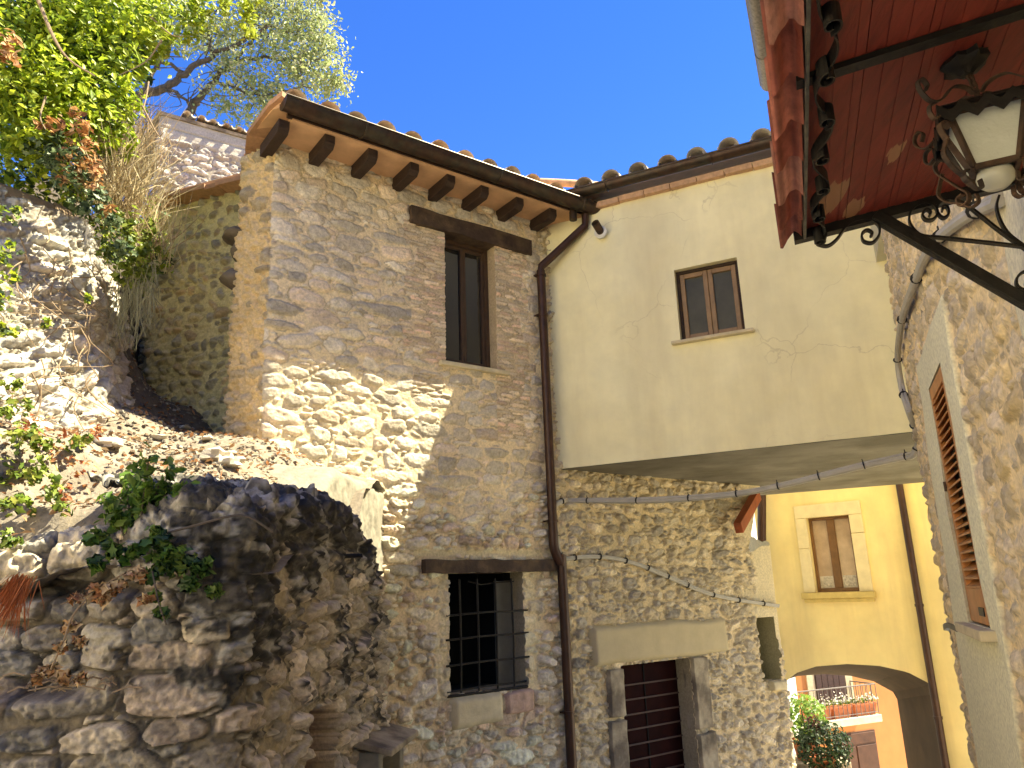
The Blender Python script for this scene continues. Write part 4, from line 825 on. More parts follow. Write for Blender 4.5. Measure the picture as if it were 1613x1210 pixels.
# ================================================================== ORANGE HOUSE
oh = thing('orange_house', 'orange plastered house beyond the archway with a balcony above a brown double door', 'house', OP.P(.5, -3.6))
ox = lambda x, y, o=0: OP.uv(x, y, o)
dl, dr_ = ox(1285, 1100)[0], ox(1334, 1100)[0]; ds = ox(1330, 1140)[1]; g1, g2, gt = ox(1312, 1175)[0], ox(1380, 1175)[0], ox(1345, 1153)[1]
mb = MB(); mb.pbox(OP, -9, 9, -3.9, 6.5, -4, 0); mb.build('wall', M['orange'], oh)
mb = MB(); mb.pbox(OP, -9.3, 9.3, 6.5, 6.7, -4.3, .5); mb.build('roof', M['soffbrick'], oh)
mb = MB(); mb.pbox(OP, dl - .28, dr_ + .28, ds, ds + 2.75, -.1, .04); sur = mb.build('door_surround', M['cut'], oh)
mb = MB(); mb.pbox(OP, dl, dr_, ds, ds + 2.5, -.1, .05); bd = mb.build('balcony_door', M['oldwood'], oh); mb = MB()
for k in range(5): mb.pbox(OP, dl + .04 + k * (dr_ - dl - .08) / 5, dl + (k + 1) * (dr_ - dl - .08) / 5 + .02, ds + .05, ds + 2.4, .052, .065)
mb.build('door_board', mat('dark_louvre', (.06, .03, .025), rough=.6, nscale=20, namp=.4), bd)
mb = MB(); mb.pbox(OP, g1, g2, -3.9, gt, -.1, .03); gd = mb.build('double_door', M['brownmetal'], oh, label='wide dark brown double door under the balcony'); mb = MB()
for k in range(2): mb.pbox(OP, g1 + .03 + k * (g2 - g1) / 2, g1 - .03 + (k + 1) * (g2 - g1) / 2, -3.85, gt - .38, .03, .06)
mb.pbox(OP, g1 + .03, g2 - .03, gt - .33, gt - .04, .03, .055); mb.build('door_leaf', M['brownmetal'], gd, bevel=.01)
sx, sy = ox(1325, 1181); mb = MB(); mb.pbox(OP, sx - .09, sx + .1, sy - .12, sy + .02, .06, .068); mb.pbox(OP, sx - .08, sx + .08, sy + .07, sy + .1, .06, .068); mb.build('notice', M['whitepaint'], gd)
BO = 1.0; bl = ox(1225, 1135, BO)[0]; br_ = ox(1391, 1140, BO)[0]; bz = ox(1320, 1138, BO)[1]; rz = ox(1310, 1085, BO)[1]
mb = MB(); mb.pbox(OP, bl - .6, br_, bz - .13, bz + .06, 0, BO); slab = mb.build('balcony', mat('balcony_concrete', (.6, .55, .42), nscale=4, namp=.25, bump=.3), oh, bevel=.01)
mb = MB(); n = 26
for i in range(n + 1): u = bl - .6 + (br_ - .04 - bl + .6) * i / n; mb.tube([OP.P(u, bz + .05, BO - .05), OP.P(u, rz, BO - .05)], .009, 6)
for i in range(6): mb.tube([OP.P(br_ - .04, bz + .05, BO - .05 - i * .18), OP.P(br_ - .04, rz, BO - .05 - i * .18)], .011, 6)
mb.tube([OP.P(bl - .6, rz, BO - .05), OP.P(br_ - .04, rz, BO - .05)], .018, 8); mb.tube([OP.P(br_ - .04, rz, BO - .05), OP.P(br_ - .04, rz, 0)], .018, 8); mb.tube([OP.P(bl - .6, bz + .14, BO - .05), OP.P(br_ - .04, bz + .14, BO - .05)], .01, 6)
mb.build('railing', M['railpaint'], slab, smooth=True)
GL = OP.P(0, -3.6)[2]
# flower boxes on the balcony edge
def leafset(P, Nn, size, cols, rng, kind='oval', fold=.25, droop=0):
    """leaf cards as small folded polygons. P (n,3) positions, Nn (n,3) facing normals."""
    n = len(P); Nn = Nn / (np.linalg.norm(Nn, axis=1)[:, None] + 1e-9); r = rng.normal(size=(n, 3)); r[:, 2] -= droop
    T = r - Nn * np.sum(r * Nn, 1)[:, None]; T /= np.linalg.norm(T, axis=1)[:, None] + 1e-9; B = np.cross(Nn, T); s = (np.asarray(size) * rng.uniform(.6, 1.25, n))[:, None]
    if kind == 'oval': sh_ = [(-.5, 0, 0), (.0, .27, 1), (.32, .16, .7), (.55, 0, 0), (.32, -.16, .7), (.0, -.27, 1)]; fa = [(0, 3, 2, 1), (0, 5, 4, 3)]
    elif kind == 'slim': sh_ = [(-.5, 0, 0), (.0, .1, 1), (.6, 0, 0), (.0, -.1, 1)]; fa = [(0, 3, 2, 1)]
    else: sh_ = [(-.32, 0, 0), (-.45, .25, .5), (-.12, .26, .8), (.02, .5, 1), (.18, .22, .6), (.6, 0, .1), (.18, -.22, .6), (.02, -.5, 1), (-.12, -.26, .8), (-.45, -.25, .5)]; fa = [(0, 3, 2, 1), (0, 5, 4, 3), (0, 7, 6, 5), (0, 9, 8, 7)]
    m = len(sh_); co = np.zeros((n, m, 3))
    for i, (a, b, f) in enumerate(sh_): co[:, i] = P + T * a * s + B * b * s + Nn * f * fold * s * .5
    base = (np.arange(n) * m)[:, None, None]; fs = (base + np.array(fa)[None]).reshape(-1, 4)
    c = np.asarray(cols)[rng.integers(0, len(cols), n)] * rng.uniform(.75, 1.25, n)[:, None]
    return co.reshape(-1, 3), fs, np.repeat(c, m, 0)
def merge(sets):
    V = []; Fs = []; Cc = []; b = 0
    for v, f, c in sets: V.append(v); Fs.append(f + b); Cc.append(c); b += len(v)
    return np.concatenate(V), np.concatenate(Fs), np.concatenate(Cc)
GREEN = [(.10, .19, .03), (.14, .23, .04), (.07, .14, .025), (.2, .28, .05)]
RF = np.random.default_rng(55)
for i, (pa_, pb_, fl_, lb) in enumerate([(1249, 1279, 0, 'terracotta flower box without blooms, leftmost on the balcony'), (1285, 1315, 1, 'terracotta flower box with white flowers in front of the balcony door'), (1319, 1347, 1, 'terracotta flower box with white flowers, third along the balcony'), (1352, 1387, 2, 'terracotta flower box with white flowers at the balcony corner')]):
    a = ox(pa_, 1125, BO + .0)[0]; b = ox(pb_, 1125, BO + .0)[0]; z0 = bz + .2; fo = BO - .22
    fb_ = thing('flower_box', lb, 'flower box', OP.P((a + b) / 2, bz + .06, fo), 'terracotta flower boxes on the balcony'); mb = MB()
    q1 = [(a + .04, fo - .1), (b - .04, fo - .1), (b - .04, fo + .1), (a + .04, fo + .1)]; q2 = [(a, fo - .13), (b, fo - .13), (b, fo + .13), (a, fo + .13)]
    mb.hexa([OP.P(u, bz + .062, o) for u, o in q1], [OP.P(u, bz + .36, o) for u, o in q2]); mb.pbox(OP, a - .02, b + .02, bz + .33, bz + .38, fo - .15, fo + .15); mb.build('box', M['brickred'], fb_, bevel=.008)
    n = 90 if fl_ == 0 else 140; P_ = np.array([OP.P(RF.uniform(a, b), bz + .40 + abs(RF.normal(0, .06)), fo + RF.normal(0, .07)) for _ in range(n)])
    v, f, c = leafset(P_, RF.normal(size=(n, 3)) + [0, 0, .6], .07, GREEN, RF); link('leaves', fastmesh('box_leaves', v, f, c), M['leaf'], fb_)
    if fl_:
        n = 70; P_ = np.array([OP.P(RF.uniform(a, b) + (0 if fl_ == 1 else .08), bz + .45 + abs(RF.normal(0, .1)), fo + RF.normal(.04, .07)) for _ in range(n)])
        v, f, c = leafset(P_, RF.normal(size=(n, 3)) + [0, -1, .6], .07, [(1, 1, 1)], RF); link('flowers', fastmesh('box_flowers', v, f), M['flower'], fb_)
# potted shrubs on a low wall beyond the archway
def pot(P, r, h, par, m): mb = MB(); mb.lathe(P, [(.001, 0), (r * .62, 0), (r * .7, .02), (r * .93, h * .86), (r * 1.06, h * .87), (r * 1.06, h), (r * .92, h), (r * .88, h * .9), (.001, h * .88)], 24); return mb.build('pot', m, par, smooth=True)
def bush(P, rx, rz, n, size, cols, rng, kind='oval'):
    d = rng.normal(size=(n, 3)); d /= np.linalg.norm(d, axis=1)[:, None]; r = rng.uniform(.35, 1.05, n) ** .6; k = rng.normal(0, .18, (n, 3)); k = np.round(d * 2.2) * .1
    p = d * r[:, None] * [rx, rx, rz] + k * rx + P; return leafset(p, d + rng.normal(0, .5, (n, 3)) + [0, 0, .3], size, cols, rng, kind)
pw = aty(1272, 1196, 18.5); lw = thing('low_wall', 'low stone wall carrying the potted shrubs beyond the archway', 'wall', (pw[0], pw[1], -3.3)); mb = MB(); mb.box((pw[0] - .2, pw[1] + .1, (pw[2] - 3.4) / 2), (1.0, .5, (pw[2] + 3.4) / 2)); mb.build('masonry', M['jamb'], lw, bevel=.03)
pt = thing('potted_shrub', 'bright green leafy shrub in a terracotta pot beyond the archway', 'potted plant', pw, 'potted shrubs beyond the archway'); pot(pw, .3, .42, pt, M['brickred'])
v, f, c = bush(pw + [0, 0, .82], .45, .42, 900, .11, [(.18, .3, .05), (.25, .38, .08), (.12, .22, .04)], RF); link('foliage', fastmesh('shrub_leaves', v, f, c), M['leaf'], pt)
mb = MB(); mb.tube([pw + [0, 0, .35], pw + [.02, 0, .7], pw + [0, .03, 1.1]], [.025, .012], 8); mb.build('stem', M['bark'], pt, smooth=True)
pw2 = aty(1301, 1225, 17.6); pt = thing('potted_shrub', 'dark green drooping shrub standing in front of the brown double door', 'potted plant', pw2, 'potted shrubs beyond the archway'); pot(pw2, .26, .4, pt, M['brickred'])
v, f, c = bush(pw2 + [.03, 0, .6], .46, .4, 1500, .1, [(.025, .05, .02), (.04, .07, .025), (.02, .035, .015)], RF); w_, g_, d_ = bush(pw2 + [-.12, 0, 1.05], .12, .2, 90, .07, [(.08, .03, .03), (.12, .04, .04)], RF)
link('foliage', fastmesh('dark_shrub_leaves', *merge([(v, f, c), (w_, g_, d_)])), M['leaf'], pt); lw2 = MB(); lw2.box((pw2[0], pw2[1], (pw2[2] - 3.5) / 2), (.5, .45, (pw2[2] + 3.5) / 2)); lw2.build('step', M['jamb'], lw, bevel=.02)
# street: one sheet falling away through the archway
xs = lin(-14, 26, .5); ys = lin(-14, 46, .5); X, Y = np.meshgrid(xs, ys)
sz = np.interp(Y, [-14, 0, 3, 6, 8, 12, 15, 19, 24, 46], [1.3, 1.3, 1.0, .35, .0, -1.2, -2.1, -3.2, -3.65, -3.7]) + .02 * (fbm(X, Y, 9, 3) - .5)
co = np.stack([X, Y, sz], -1); ix = np.arange(X.size).reshape(X.shape)
link('street', fastmesh('street', co, np.stack([ix[:-1, :-1], ix[:-1, 1:], ix[1:, 1:], ix[1:, :-1]], -1).reshape(-1, 4)), M['paving'])['kind'] = 'structure'
mb = MB(); mb.add([(-900, -900, -4.5), (900, -900, -4.5), (900, 900, -4.5), (-900, 900, -4.5)], [(0, 1, 2, 3)]); tag(mb.build('ground', mat('valley_ground', (.16, .15, .08), nscale=.05, namp=.3, bump=0)), kind='structure')
# ================================================================== TERRACE AND HILLSIDE
CTRL = np.array([(-1.3, 3.9, 3.33), (-1.39, 4.4, 3.46), (-1.3, 5.0, 3.5), (-1.35, 5.6, 3.62), (-1.35, 6.3, 3.76), (-1.25, 7.1, 3.86), (-1.67, 6.85, 3.95), (-1.95, 6.6, 4.08), (-2.19, 6.45, 4.22),
    (-2.5, 6.6, 4.3), (-2.64, 7.3, 4.43), (-3.37, 7.8, 4.83), (-4.6, 9.2, 5.7), (-3.37, 6.2, 4.5), (-3.0, 5.4, 4.1), (-2.6, 3.9, 3.22), (-2.53, 4.3, 3.44), (-2.55, 5.0, 3.76), (-2.39, 5.6, 3.95), (-1.76, 4.0, 3.36),
    (-3.1, 4.5, 3.95), (-2.95, 4.9, 4.0), (-3.5, 4.3, 4.2), (-4.2, 4.2, 4.7), (-4.4, 5.6, 5.8), (-4.2, 6.8, 5.9), (-4.8, 8.0, 6.5), (-5.0, 9.4, 7.4), (-5.5, 10, 8.4), (-4.7, 10.5, 7.8), (-5.6, 8.6, 8.0), (-6, 6, 6.6), (-8, 9, 7.6), (-9, 4, 6.8), (-7, 13, 8.0), (-3, 13, 7), (-3.8, 8.3, 5.2), (-1.3, 8, 4.0), (-2, 9, 4.6), (-12, 16, 9), (-6, 3.5, 4.0), (-9, 3.3, 4.4)])
def terr(X, Y):
    w = 1 / (((X[..., None] - CTRL[:, 0]) ** 2 + (Y[..., None] - CTRL[:, 1]) ** 2) + .02) ** 1.7
    return (w * CTRL[:, 2]).sum(-1) / w.sum(-1)
xs = np.concatenate([lin(-14, -5, .12)[:-1], lin(-5, -1.22, .022)]); ys = np.concatenate([lin(3.75, 9.5, .022)[:-1], lin(9.5, 18, .15)]); X, Y = np.meshgrid(xs, ys)
Z = terr(X, Y) + .05 * (fbm(X * 2.2, Y * 2.2, 301, 3) - .5); g1 = fbm(X * 14, Y * 14, 302, 4); ch = fbm(X * 30, Y * 30, 305, 2)
Z -= .3 * np.maximum(sst(4.3, 3.95, Y), sst(-1.62, -1.35, X) * sst(6.3, 5.9, Y)) * (X > -5.5)
Z += .03 * (g1 - .5) + .03 * np.clip(ch - .58, 0, 1)
t1 = fbm(X * 1.6, Y * 1.6, 303, 4)[..., None]; t2 = fbm(X * 22, Y * 22, 304, 3)[..., None]
pathm = sst(.9, .3, abs(X + 2.2 + (Y - 4.2) * .05) * .8)[..., None] * sst(3.6, 4.2, Y)[..., None]
cg = np.array((.2, .16, .12)) * (1 - t1) * 1.3 + np.array((.27, .235, .195)) * t1 * 1.2
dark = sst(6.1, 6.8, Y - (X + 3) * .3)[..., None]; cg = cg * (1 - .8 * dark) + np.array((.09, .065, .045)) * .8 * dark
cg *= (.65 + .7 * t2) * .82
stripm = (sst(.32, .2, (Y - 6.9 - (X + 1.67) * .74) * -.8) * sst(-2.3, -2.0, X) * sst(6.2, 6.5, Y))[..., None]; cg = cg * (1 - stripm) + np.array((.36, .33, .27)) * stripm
ix = np.arange(X.size).reshape(X.shape)
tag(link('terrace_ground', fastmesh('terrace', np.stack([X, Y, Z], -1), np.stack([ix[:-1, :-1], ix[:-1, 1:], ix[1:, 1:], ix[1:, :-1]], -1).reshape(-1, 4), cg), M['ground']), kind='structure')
def TZ(x, y): return float(terr(np.array([[x]]), np.array([[y]]))[0, 0])

# ================================================================== RETAINING WALL in the foreground
rw = thing('retaining_wall', 'dark weathered rubble retaining wall below the terrace in the foreground', 'wall', (-1.3, 3.7, 1.2))
wp = [(-4.6, 3.55), (-1.3, 3.7), (-1.04, 6.2), (-1.3, 6.75), (-2.1, 6.9)]
wpos0, wL = path_pos(wp, rad=.16)
def wtop(x, y):
    a = np.interp(x, [-4, -2.4, -2.0, -1.76, -1.3], [3.22, 3.22, 3.26, 3.38, 3.42]); b = np.interp(y, [3.8, 4.6, 5.4, 5.9, 6.2, 6.5, 6.9], [3.42, 3.5, 3.5, 3.26, 3.0, 2.8, 2.7]); return np.where(y < 3.8, a, b)
us = lin(1.45, wL, .0085); vs = lin(.9, 4.35, .0085)
U, V = np.meshgrid(us, vs); b0_ = wpos0(U, V, U * 0); nn0 = wpos0(U, V, U * 0 + 1.) - b0_; x, y = b0_[..., 0], b0_[..., 1]
zt = wtop(x, y) + .05 * (fbm(U * 3, U * 0, 401, 3) - .5) * 2; r = .14; dv = V - (zt - r); ang = np.clip(dv / r, 0, pi / 2); ov = np.clip(dv - r * pi / 2, 0, 9)
inn_ = (1 - np.cos(ang)) * r + ov; zz = np.where(dv < 0, V, zt - r + np.sin(ang) * r); outw = np.cos(ang); upw = np.sin(ang)
f1 = sst(-1.85, -2.1, x); f2 = sst(-1.6, -1.9, x); lat = .03 * (fbm(U * 5, V * 2, 402, 3) - .5)
inn_ = inn_ + .17 * sst(2.50, 2.545, V + lat) * f1 + .17 * sst(2.93, 2.975, V + lat) * f2
zz = zz + ov * .15
side = sst(3.85, 4.1, y)
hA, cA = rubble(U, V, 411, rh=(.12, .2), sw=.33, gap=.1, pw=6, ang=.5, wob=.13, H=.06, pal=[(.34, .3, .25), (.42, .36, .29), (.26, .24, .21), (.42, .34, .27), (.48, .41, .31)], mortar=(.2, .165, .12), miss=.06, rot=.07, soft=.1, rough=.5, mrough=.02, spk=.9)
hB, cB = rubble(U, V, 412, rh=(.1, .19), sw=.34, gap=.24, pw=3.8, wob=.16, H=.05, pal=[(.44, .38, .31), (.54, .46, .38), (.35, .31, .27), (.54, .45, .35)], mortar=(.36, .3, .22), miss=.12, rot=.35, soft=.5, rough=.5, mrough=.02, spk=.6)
h, c = mixf((hA, cA), (hB, cB), side); big = fbm(U * 2.2, V * 2.2, 413, 3) - .5; rock = fbm(U * 9, V * 9, 414, 5) - .5; fine = fbm(U * 28, V * 28, 415, 4) - .5
dk = np.clip(sst(2.95, 3.22, V + big * .9 + .06 * side) + .8 * sst(.3, .05, abs(x + 1.3) * 1.2 + abs(y - 3.75) * .8 - .08 + big * .5) * sst(2.1, 2.9, V + big) + .6 * sst(.54, .68, fbm(U * 1.7, V * 2.2, 455, 4)), 0, 1) * sst(-2.15, -1.75, x)
ridge = (1 - abs(2 * fbm(U * 7, V * 8, 441, 5) - 1)) - .7; ridge2 = (1 - abs(2 * fbm(U * 19, V * 22, 442, 4) - 1)) - .7
dk = sst(.3, .72, dk + 1.5 * fine * (dk > .02) + .6 * rock)
h = h * (1 - .35 * dk) + .07 * big + dk * (.08 * rock + .06 * ridge + .02 * ridge2 + .02 * fine) + .014 * fine
c = c * (1 - dk[..., None]) + dk[..., None] * np.array((.085, .076, .066)) * (.4 + 1.3 * sst(.45, .75, fbm(U * 16, V * 16, 416, 4)))[..., None] + dk[..., None] * np.array((.3, .285, .26)) * sst(.54, .7, fbm(U * 9, V * 13, 417, 5))[..., None]
led = np.maximum(sst(2.50, 2.53, V + lat) * sst(2.62, 2.57, V + lat) * f1, sst(2.93, 2.96, V + lat) * sst(3.04, 3.0, V + lat) * f2)[..., None]; c = c * (1 - .7 * led) + np.array((.08, .06, .045)) * .7 * led
yy0, yy1 = 4.6, 5.08; nic = ((y > yy0) & (y < yy1) & (V < 2.3) & (x > -1.4)).astype(float); dk_ = 0; h = h * (1 - nic) - .3 * nic; c = c * (1 - nic[..., None]) + np.array((.1, .035, .03)) * (.6 + .8 * fbm(U * 12, V * 5, 420, 4))[..., None] * nic[..., None]
nh = nn0[..., :2]; co = np.stack([x + nh[..., 0] * (h * outw - inn_), y + nh[..., 1] * (h * outw - inn_), zz + h * upw], -1); ix = np.arange(U.size).reshape(U.shape)
q = np.stack([ix[:-1, :-1], ix[:-1, 1:], ix[1:, 1:], ix[1:, :-1]], -1); kp = (inn_[:-1, :-1] < 1.0)
link('masonry', fastmesh('retaining_masonry', co, q[kp], c), M['stone'], rw)
# plastered upstand between the terrace and the house
lp, lL = path_pos([(-1.40, 5.35), (-1.27, 6.4), (-1.22, 7.6)], rad=.1)
U, V = np.meshgrid(lin(0, lL, .02), lin(2.3, 4.8, .02)); h = .05 * (fbm(U * 4, V * 3, 431, 4) - .5) + .02 * (fbm(U * 15, V * 15, 432, 3) - .5); zt = 3.87 - .25 * sst(.5, 0, U); dv = V - (zt - .08); a = np.clip(dv / .08, 0, pi / 2); ov = np.clip(dv - .08 * pi / 2, 0, 9)
P0 = lp(U, V, h * np.cos(a) - (1 - np.cos(a)) * .08 - ov); P0[..., 2] = np.where(dv < 0, V, zt - .08 + np.sin(a) * .08) + ov * .12 + h * np.sin(a); ix = np.arange(U.size).reshape(U.shape); q = np.stack([ix[:-1, :-1], ix[:-1, 1:], ix[1:, 1:], ix[1:, :-1]], -1)
link('plastered_upstand', fastmesh('upstand', P0, q[ov[:-1, :-1] < .75]), M['white'], rw, 'sunlit white plastered end beside the house')
W2P = Pl((-1.3, 3.7), 6)
mb = MB()
a0, a1 = 1.75, 2.5
mb.hexa([W2P.P(a0, 1.98, -.1), W2P.P(a1, 1.98, -.1), W2P.P(a1, 1.90, .26), W2P.P(a0, 1.90, .26)], [W2P.P(a0, 2.03, -.1), W2P.P(a1, 2.03, -.1), W2P.P(a1, 1.94, .26), W2P.P(a0, 1.94, .26)]); mb.build('ledge_slab', M['jamb'], rw, bevel=.01)
mb = MB(); mb.pbox(W2P, a0 + .05, a0 + .15, .9, 1.92, -.1, .16); mb.pbox(W2P, a1 - .15, a1 - .05, .9, 1.92, -.1, .16); mb.build('ledge_pier', M['white'], rw, bevel=.01)
mb = MB(); P_ = W2P.px(548, 876, .05); mb.tube([P_ - np.array([.1, 0, 0]), P_ + np.array([.1, -.02, .0])], .014, 8); mb.build('iron_peg', M['iron'], rw, smooth=True)

# ================================================================== SUNLIT RUBBLE WALL on the left
lw_ = thing('rubble_wall', 'sunlit white rubble stone wall leaning back under the ivy on the left', 'wall', (-3.1, 5.8, 4.0))
lpos, lLn = path_pos([(-4.9, 3.4), (-3.62, 4.95), (-3.08, 5.85), (-3.45, 7.3)], lean=.25, z0=4.0, rad=.2)
U, V = np.meshgrid(lin(.8, lLn, .011), lin(3.2, 6.35, .011)); ta = -.5 * sst(lLn - .7, lLn - 1.2, U)
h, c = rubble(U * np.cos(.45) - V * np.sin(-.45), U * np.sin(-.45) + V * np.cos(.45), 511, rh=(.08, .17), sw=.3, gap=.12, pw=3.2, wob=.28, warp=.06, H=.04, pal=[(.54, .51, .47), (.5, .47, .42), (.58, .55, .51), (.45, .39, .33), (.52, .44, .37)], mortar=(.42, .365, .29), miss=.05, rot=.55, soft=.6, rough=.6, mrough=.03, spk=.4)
h = h + .16 * (fbm(U * 1.6, V * 1.6, 512, 3) - .5) + .03 * (fbm(U * 18, V * 18, 513, 4) - .5); P0 = lpos(U, V, h); ix = np.arange(U.size).reshape(U.shape)
ztp = 6.15 + .3 * (fbm(U * 3, U * 0, 514, 3) - .5)
q = np.stack([ix[:-1, :-1], ix[:-1, 1:], ix[1:, 1:], ix[1:, :-1]], -1)
link('masonry', fastmesh('rubble_masonry', P0, q[(V < ztp)[:-1, :-1]], c), M['stone'], lw_)
mb = MB(); cr = []; 
for s_ in np.linspace(.8, lLn, 14): cr.append(lpos(np.array(s_), np.array(6.05), np.array(-.25)))
mb.tube(cr, .2, 10, smooth_=2); mb.build('earth_core', M['vine'], lw_, smooth=True)

# ================================================================== WHITE STONE HOUSE up the slope
wl = aty(246, 250, 10.2); WS = Pl(wl[:2], 56); ztp = WS.uv(252, 183)[1]
ru = thing('hill_house', 'sunlit white rubble house with crumbling roof tiles rising behind the curved rear wall', 'house', (wl[0], wl[1], 7))
ru_pos, ruL = path_pos([(wl[0] - .75, wl[1] + 3), (wl[0], wl[1]), tuple(WS.P(4.2, 0)[:2])], rad=.06)
U, V = np.meshgrid(lin(0, ruL, .016), lin(6.2, ztp, .016))
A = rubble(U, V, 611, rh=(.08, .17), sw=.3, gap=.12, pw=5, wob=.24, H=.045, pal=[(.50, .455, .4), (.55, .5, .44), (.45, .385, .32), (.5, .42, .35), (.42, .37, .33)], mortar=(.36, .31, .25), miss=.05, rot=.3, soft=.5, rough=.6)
P = (.03 + .012 * (fbm(U * 8, V * 20, 612, 3) - .5) - .03 * (abs(V - ztp + .17) < .008) , np.array((.46, .42, .36)) * (.8 + .4 * fbm(U * 5, V * 9, 613, 4))[..., None])
A = mixf(A, P, sst(-.03, .03, V - (ztp - .38) + .04 * np.sin(U * 3)))
P0 = ru_pos(U, V, A[0]); ix = np.arange(U.size).reshape(U.shape); q = np.stack([ix[:-1, :-1], ix[:-1, 1:], ix[1:, 1:], ix[1:, :-1]], -1)
link('wall', fastmesh('hill_wall', P0, q.reshape(-1, 4), A[1]), M['stone'], ru)
wS, upS = slope(WS, 14); mb = MB(); A_, B_ = WS.P(-.05, ztp, .06), WS.P(4.2, ztp, .06); mb.hexa([A_, B_, B_ + wS * 3.4, A_ + wS * 3.4], [p + upS * .05 for p in (A_, B_, B_ + wS * 3.4, A_ + wS * 3.4)]); rS = mb.build('roof', M['jamb'], ru)
me = tiles_mesh('hill_tiles', WS.P(.35, ztp + .055, .10), WS.d, wS, upS, .2, 18, 8, r0=.06, seed=18); link('roof_tile_rows', me, M['terra'], rS)

# ================================================================== TREE
RT = np.random.default_rng(77)
tree = thing('tree', 'pale green leafy tree with bare twisting limbs against the blue sky above the hill house', 'tree', (-8.2, 13, 7.8))
tp = lambda *a: [aty(x, y, d) for x, y, d in a]
mb = MB(); base = np.array([-8.2, 13.2, 7.6])
limbs = [([base, base + [0, 0, 1.6]] + tp((150, 205, 13), (200, 172, 12.8), (222, 150, 12.7), (262, 139, 12.6), (292, 114, 12.6), (335, 90, 12.5), (385, 62, 12.4), (430, 40, 12.4)), (.2, .13, .085, .05, .02)),
    (tp((262, 139, 12.6), (285, 150, 12.6), (300, 170, 12.7)), (.035, .02)), ([base + [.4, 0, 1.2]] + tp((290, 190, 13), (312, 160, 12.9), (335, 128, 12.8), (372, 100, 12.7), (425, 92, 12.6), (480, 100, 12.5)), (.11, .07, .04, .015)),
    (tp((200, 172, 12.8), (182, 145, 12.9), (160, 100, 13), (150, 40, 13)), (.08, .03)), (tp((292, 114, 12.6), (250, 98, 12.6), (205, 108, 12.6), (180, 100, 12.5)), (.04, .012)),
    (tp((335, 90, 12.5), (330, 50, 12.6), (345, 5, 12.6)), (.04, .015)), (tp((335, 128, 12.8), (370, 140, 12.6), (420, 150, 12.5), (490, 135, 12.4)), (.035, .01)),
    (tp((222, 150, 12.7), (240, 115, 12.9), (262, 80, 13), (250, 30, 13)), (.05, .015)), (tp((372, 100, 12.7), (400, 60, 12.8), (450, 50, 12.8), (495, 60, 12.7)), (.035, .01)), (tp((385, 62, 12.4), (400, 20, 12.4), (430, -20, 12.4)), (.03, .01))]
ends = []
for pts, rr in limbs:
    P_ = spline([np.array(p, float) for p in pts], 5); P_ = [p + RT.normal(0, .025, 3) for p in P_]; mb.tube(P_, rr, 7)
    if len(pts) > 2:
        for _ in range(9):
            k = RT.integers(len(P_) // 3, len(P_)); p = P_[k]; d = RT.normal(0, 1, 3) * [1, .5, .8] + [.3, 0, .1]; d *= RT.uniform(.35, .9) / np.linalg.norm(d); m1 = p + d * .5 + RT.normal(0, .06, 3); mb.tube(spline([p, m1, p + d], 3), (.014, .004), 5, caps=False); ends += [m1, p + d]
mb.build('trunk', M['bark'], tree, smooth=True)
S_ = []; TG = [(.34, .39, .17), (.42, .46, .25), (.27, .33, .13), (.39, .45, .18), (.5, .5, .32)]
bl_ = [(488, 30, .75), (470, 95, .6), (500, 125, .42), (440, 60, .75), (410, 130, .55), (440, 150, .5), (370, 30, .7), (330, 60, .5), (395, 165, .35), (300, 10, .6), (235, 20, .6), (360, 105, .45), (415, 10, .6), (520, 132, .2), (470, 10, .6), (280, 55, .4), (215, 75, .4), (345, 160, .3), (505, 55, .35), (200, 30, .5), (150, 30, .5), (505, 90, .35), (530, 133, .14), (450, 175, .3)]
for bx, by, br in bl_:
    for s in range(int(22 * br ** 1.5) + 3):
        d = RT.normal(size=3); d /= np.linalg.norm(d); c0 = aty(bx, by, 12.6) + d * br * RT.uniform(.2, 1.0) * [1, 1, .95]; n = RT.integers(45, 80)
        p = c0 + RT.normal(0, .11, (n, 3)) * [1.2, 1.2, .8] + np.outer(RT.uniform(-.5, .5, n), RT.normal(0, .35, 3)); S_.append(leafset(p, RT.normal(size=(n, 3)) + [0, 0, .5], .085, TG, RT))
v, f, c = merge(S_); link('crown', fastmesh('tree_crown', v, f, c), M['leaf'], tree)

# ================================================================== CLIMBING VINE, IVY, GRASS
def blobs(lst, size, cols, per, kind='oval', seed=1, flat=(1, 1, 1), droop=0, clump=.3):
    rg = np.random.default_rng(seed); out = []
    for px, py, y, r in lst:
        n = int(per * r * r * 16) + 12; d = rg.normal(size=(n, 3)); d /= np.linalg.norm(d, axis=1)[:, None]; rr = rg.uniform(0, 1, n) ** .45
        cc = rg.normal(size=(max(4, n // 28), 3)); cc /= np.linalg.norm(cc, axis=1)[:, None]; cc *= rg.uniform(.55, 1.1, (len(cc), 1)); w = rg.uniform(size=n) < .7
        p = np.where(w[:, None], cc[rg.integers(0, len(cc), n)] + rg.normal(0, clump * .55, (n, 3)), d * rr[:, None]) * r * np.array(flat) + aty(px, py, y)
        out.append(leafset(p, d * .5 + rg.normal(0, .5, (n, 3)) + [.3, -.3, .6], size, cols, rg, kind, droop=droop))
    return out
YG = [(.42, .5, .05), (.3, .4, .045), (.5, .56, .08), (.17, .26, .03), (.36, .46, .06)]; DG = [(.06, .11, .03), (.08, .14, .035), (.05, .09, .03)]; BGr = [(.13, .19, .09), (.09, .14, .07), (.17, .23, .12)]
vine = thing('climbing_vine', 'dense yellow green leafy creeper overhanging the top of the sunlit rubble wall', 'climbing plant', (-4.2, 5.8, 6.2))
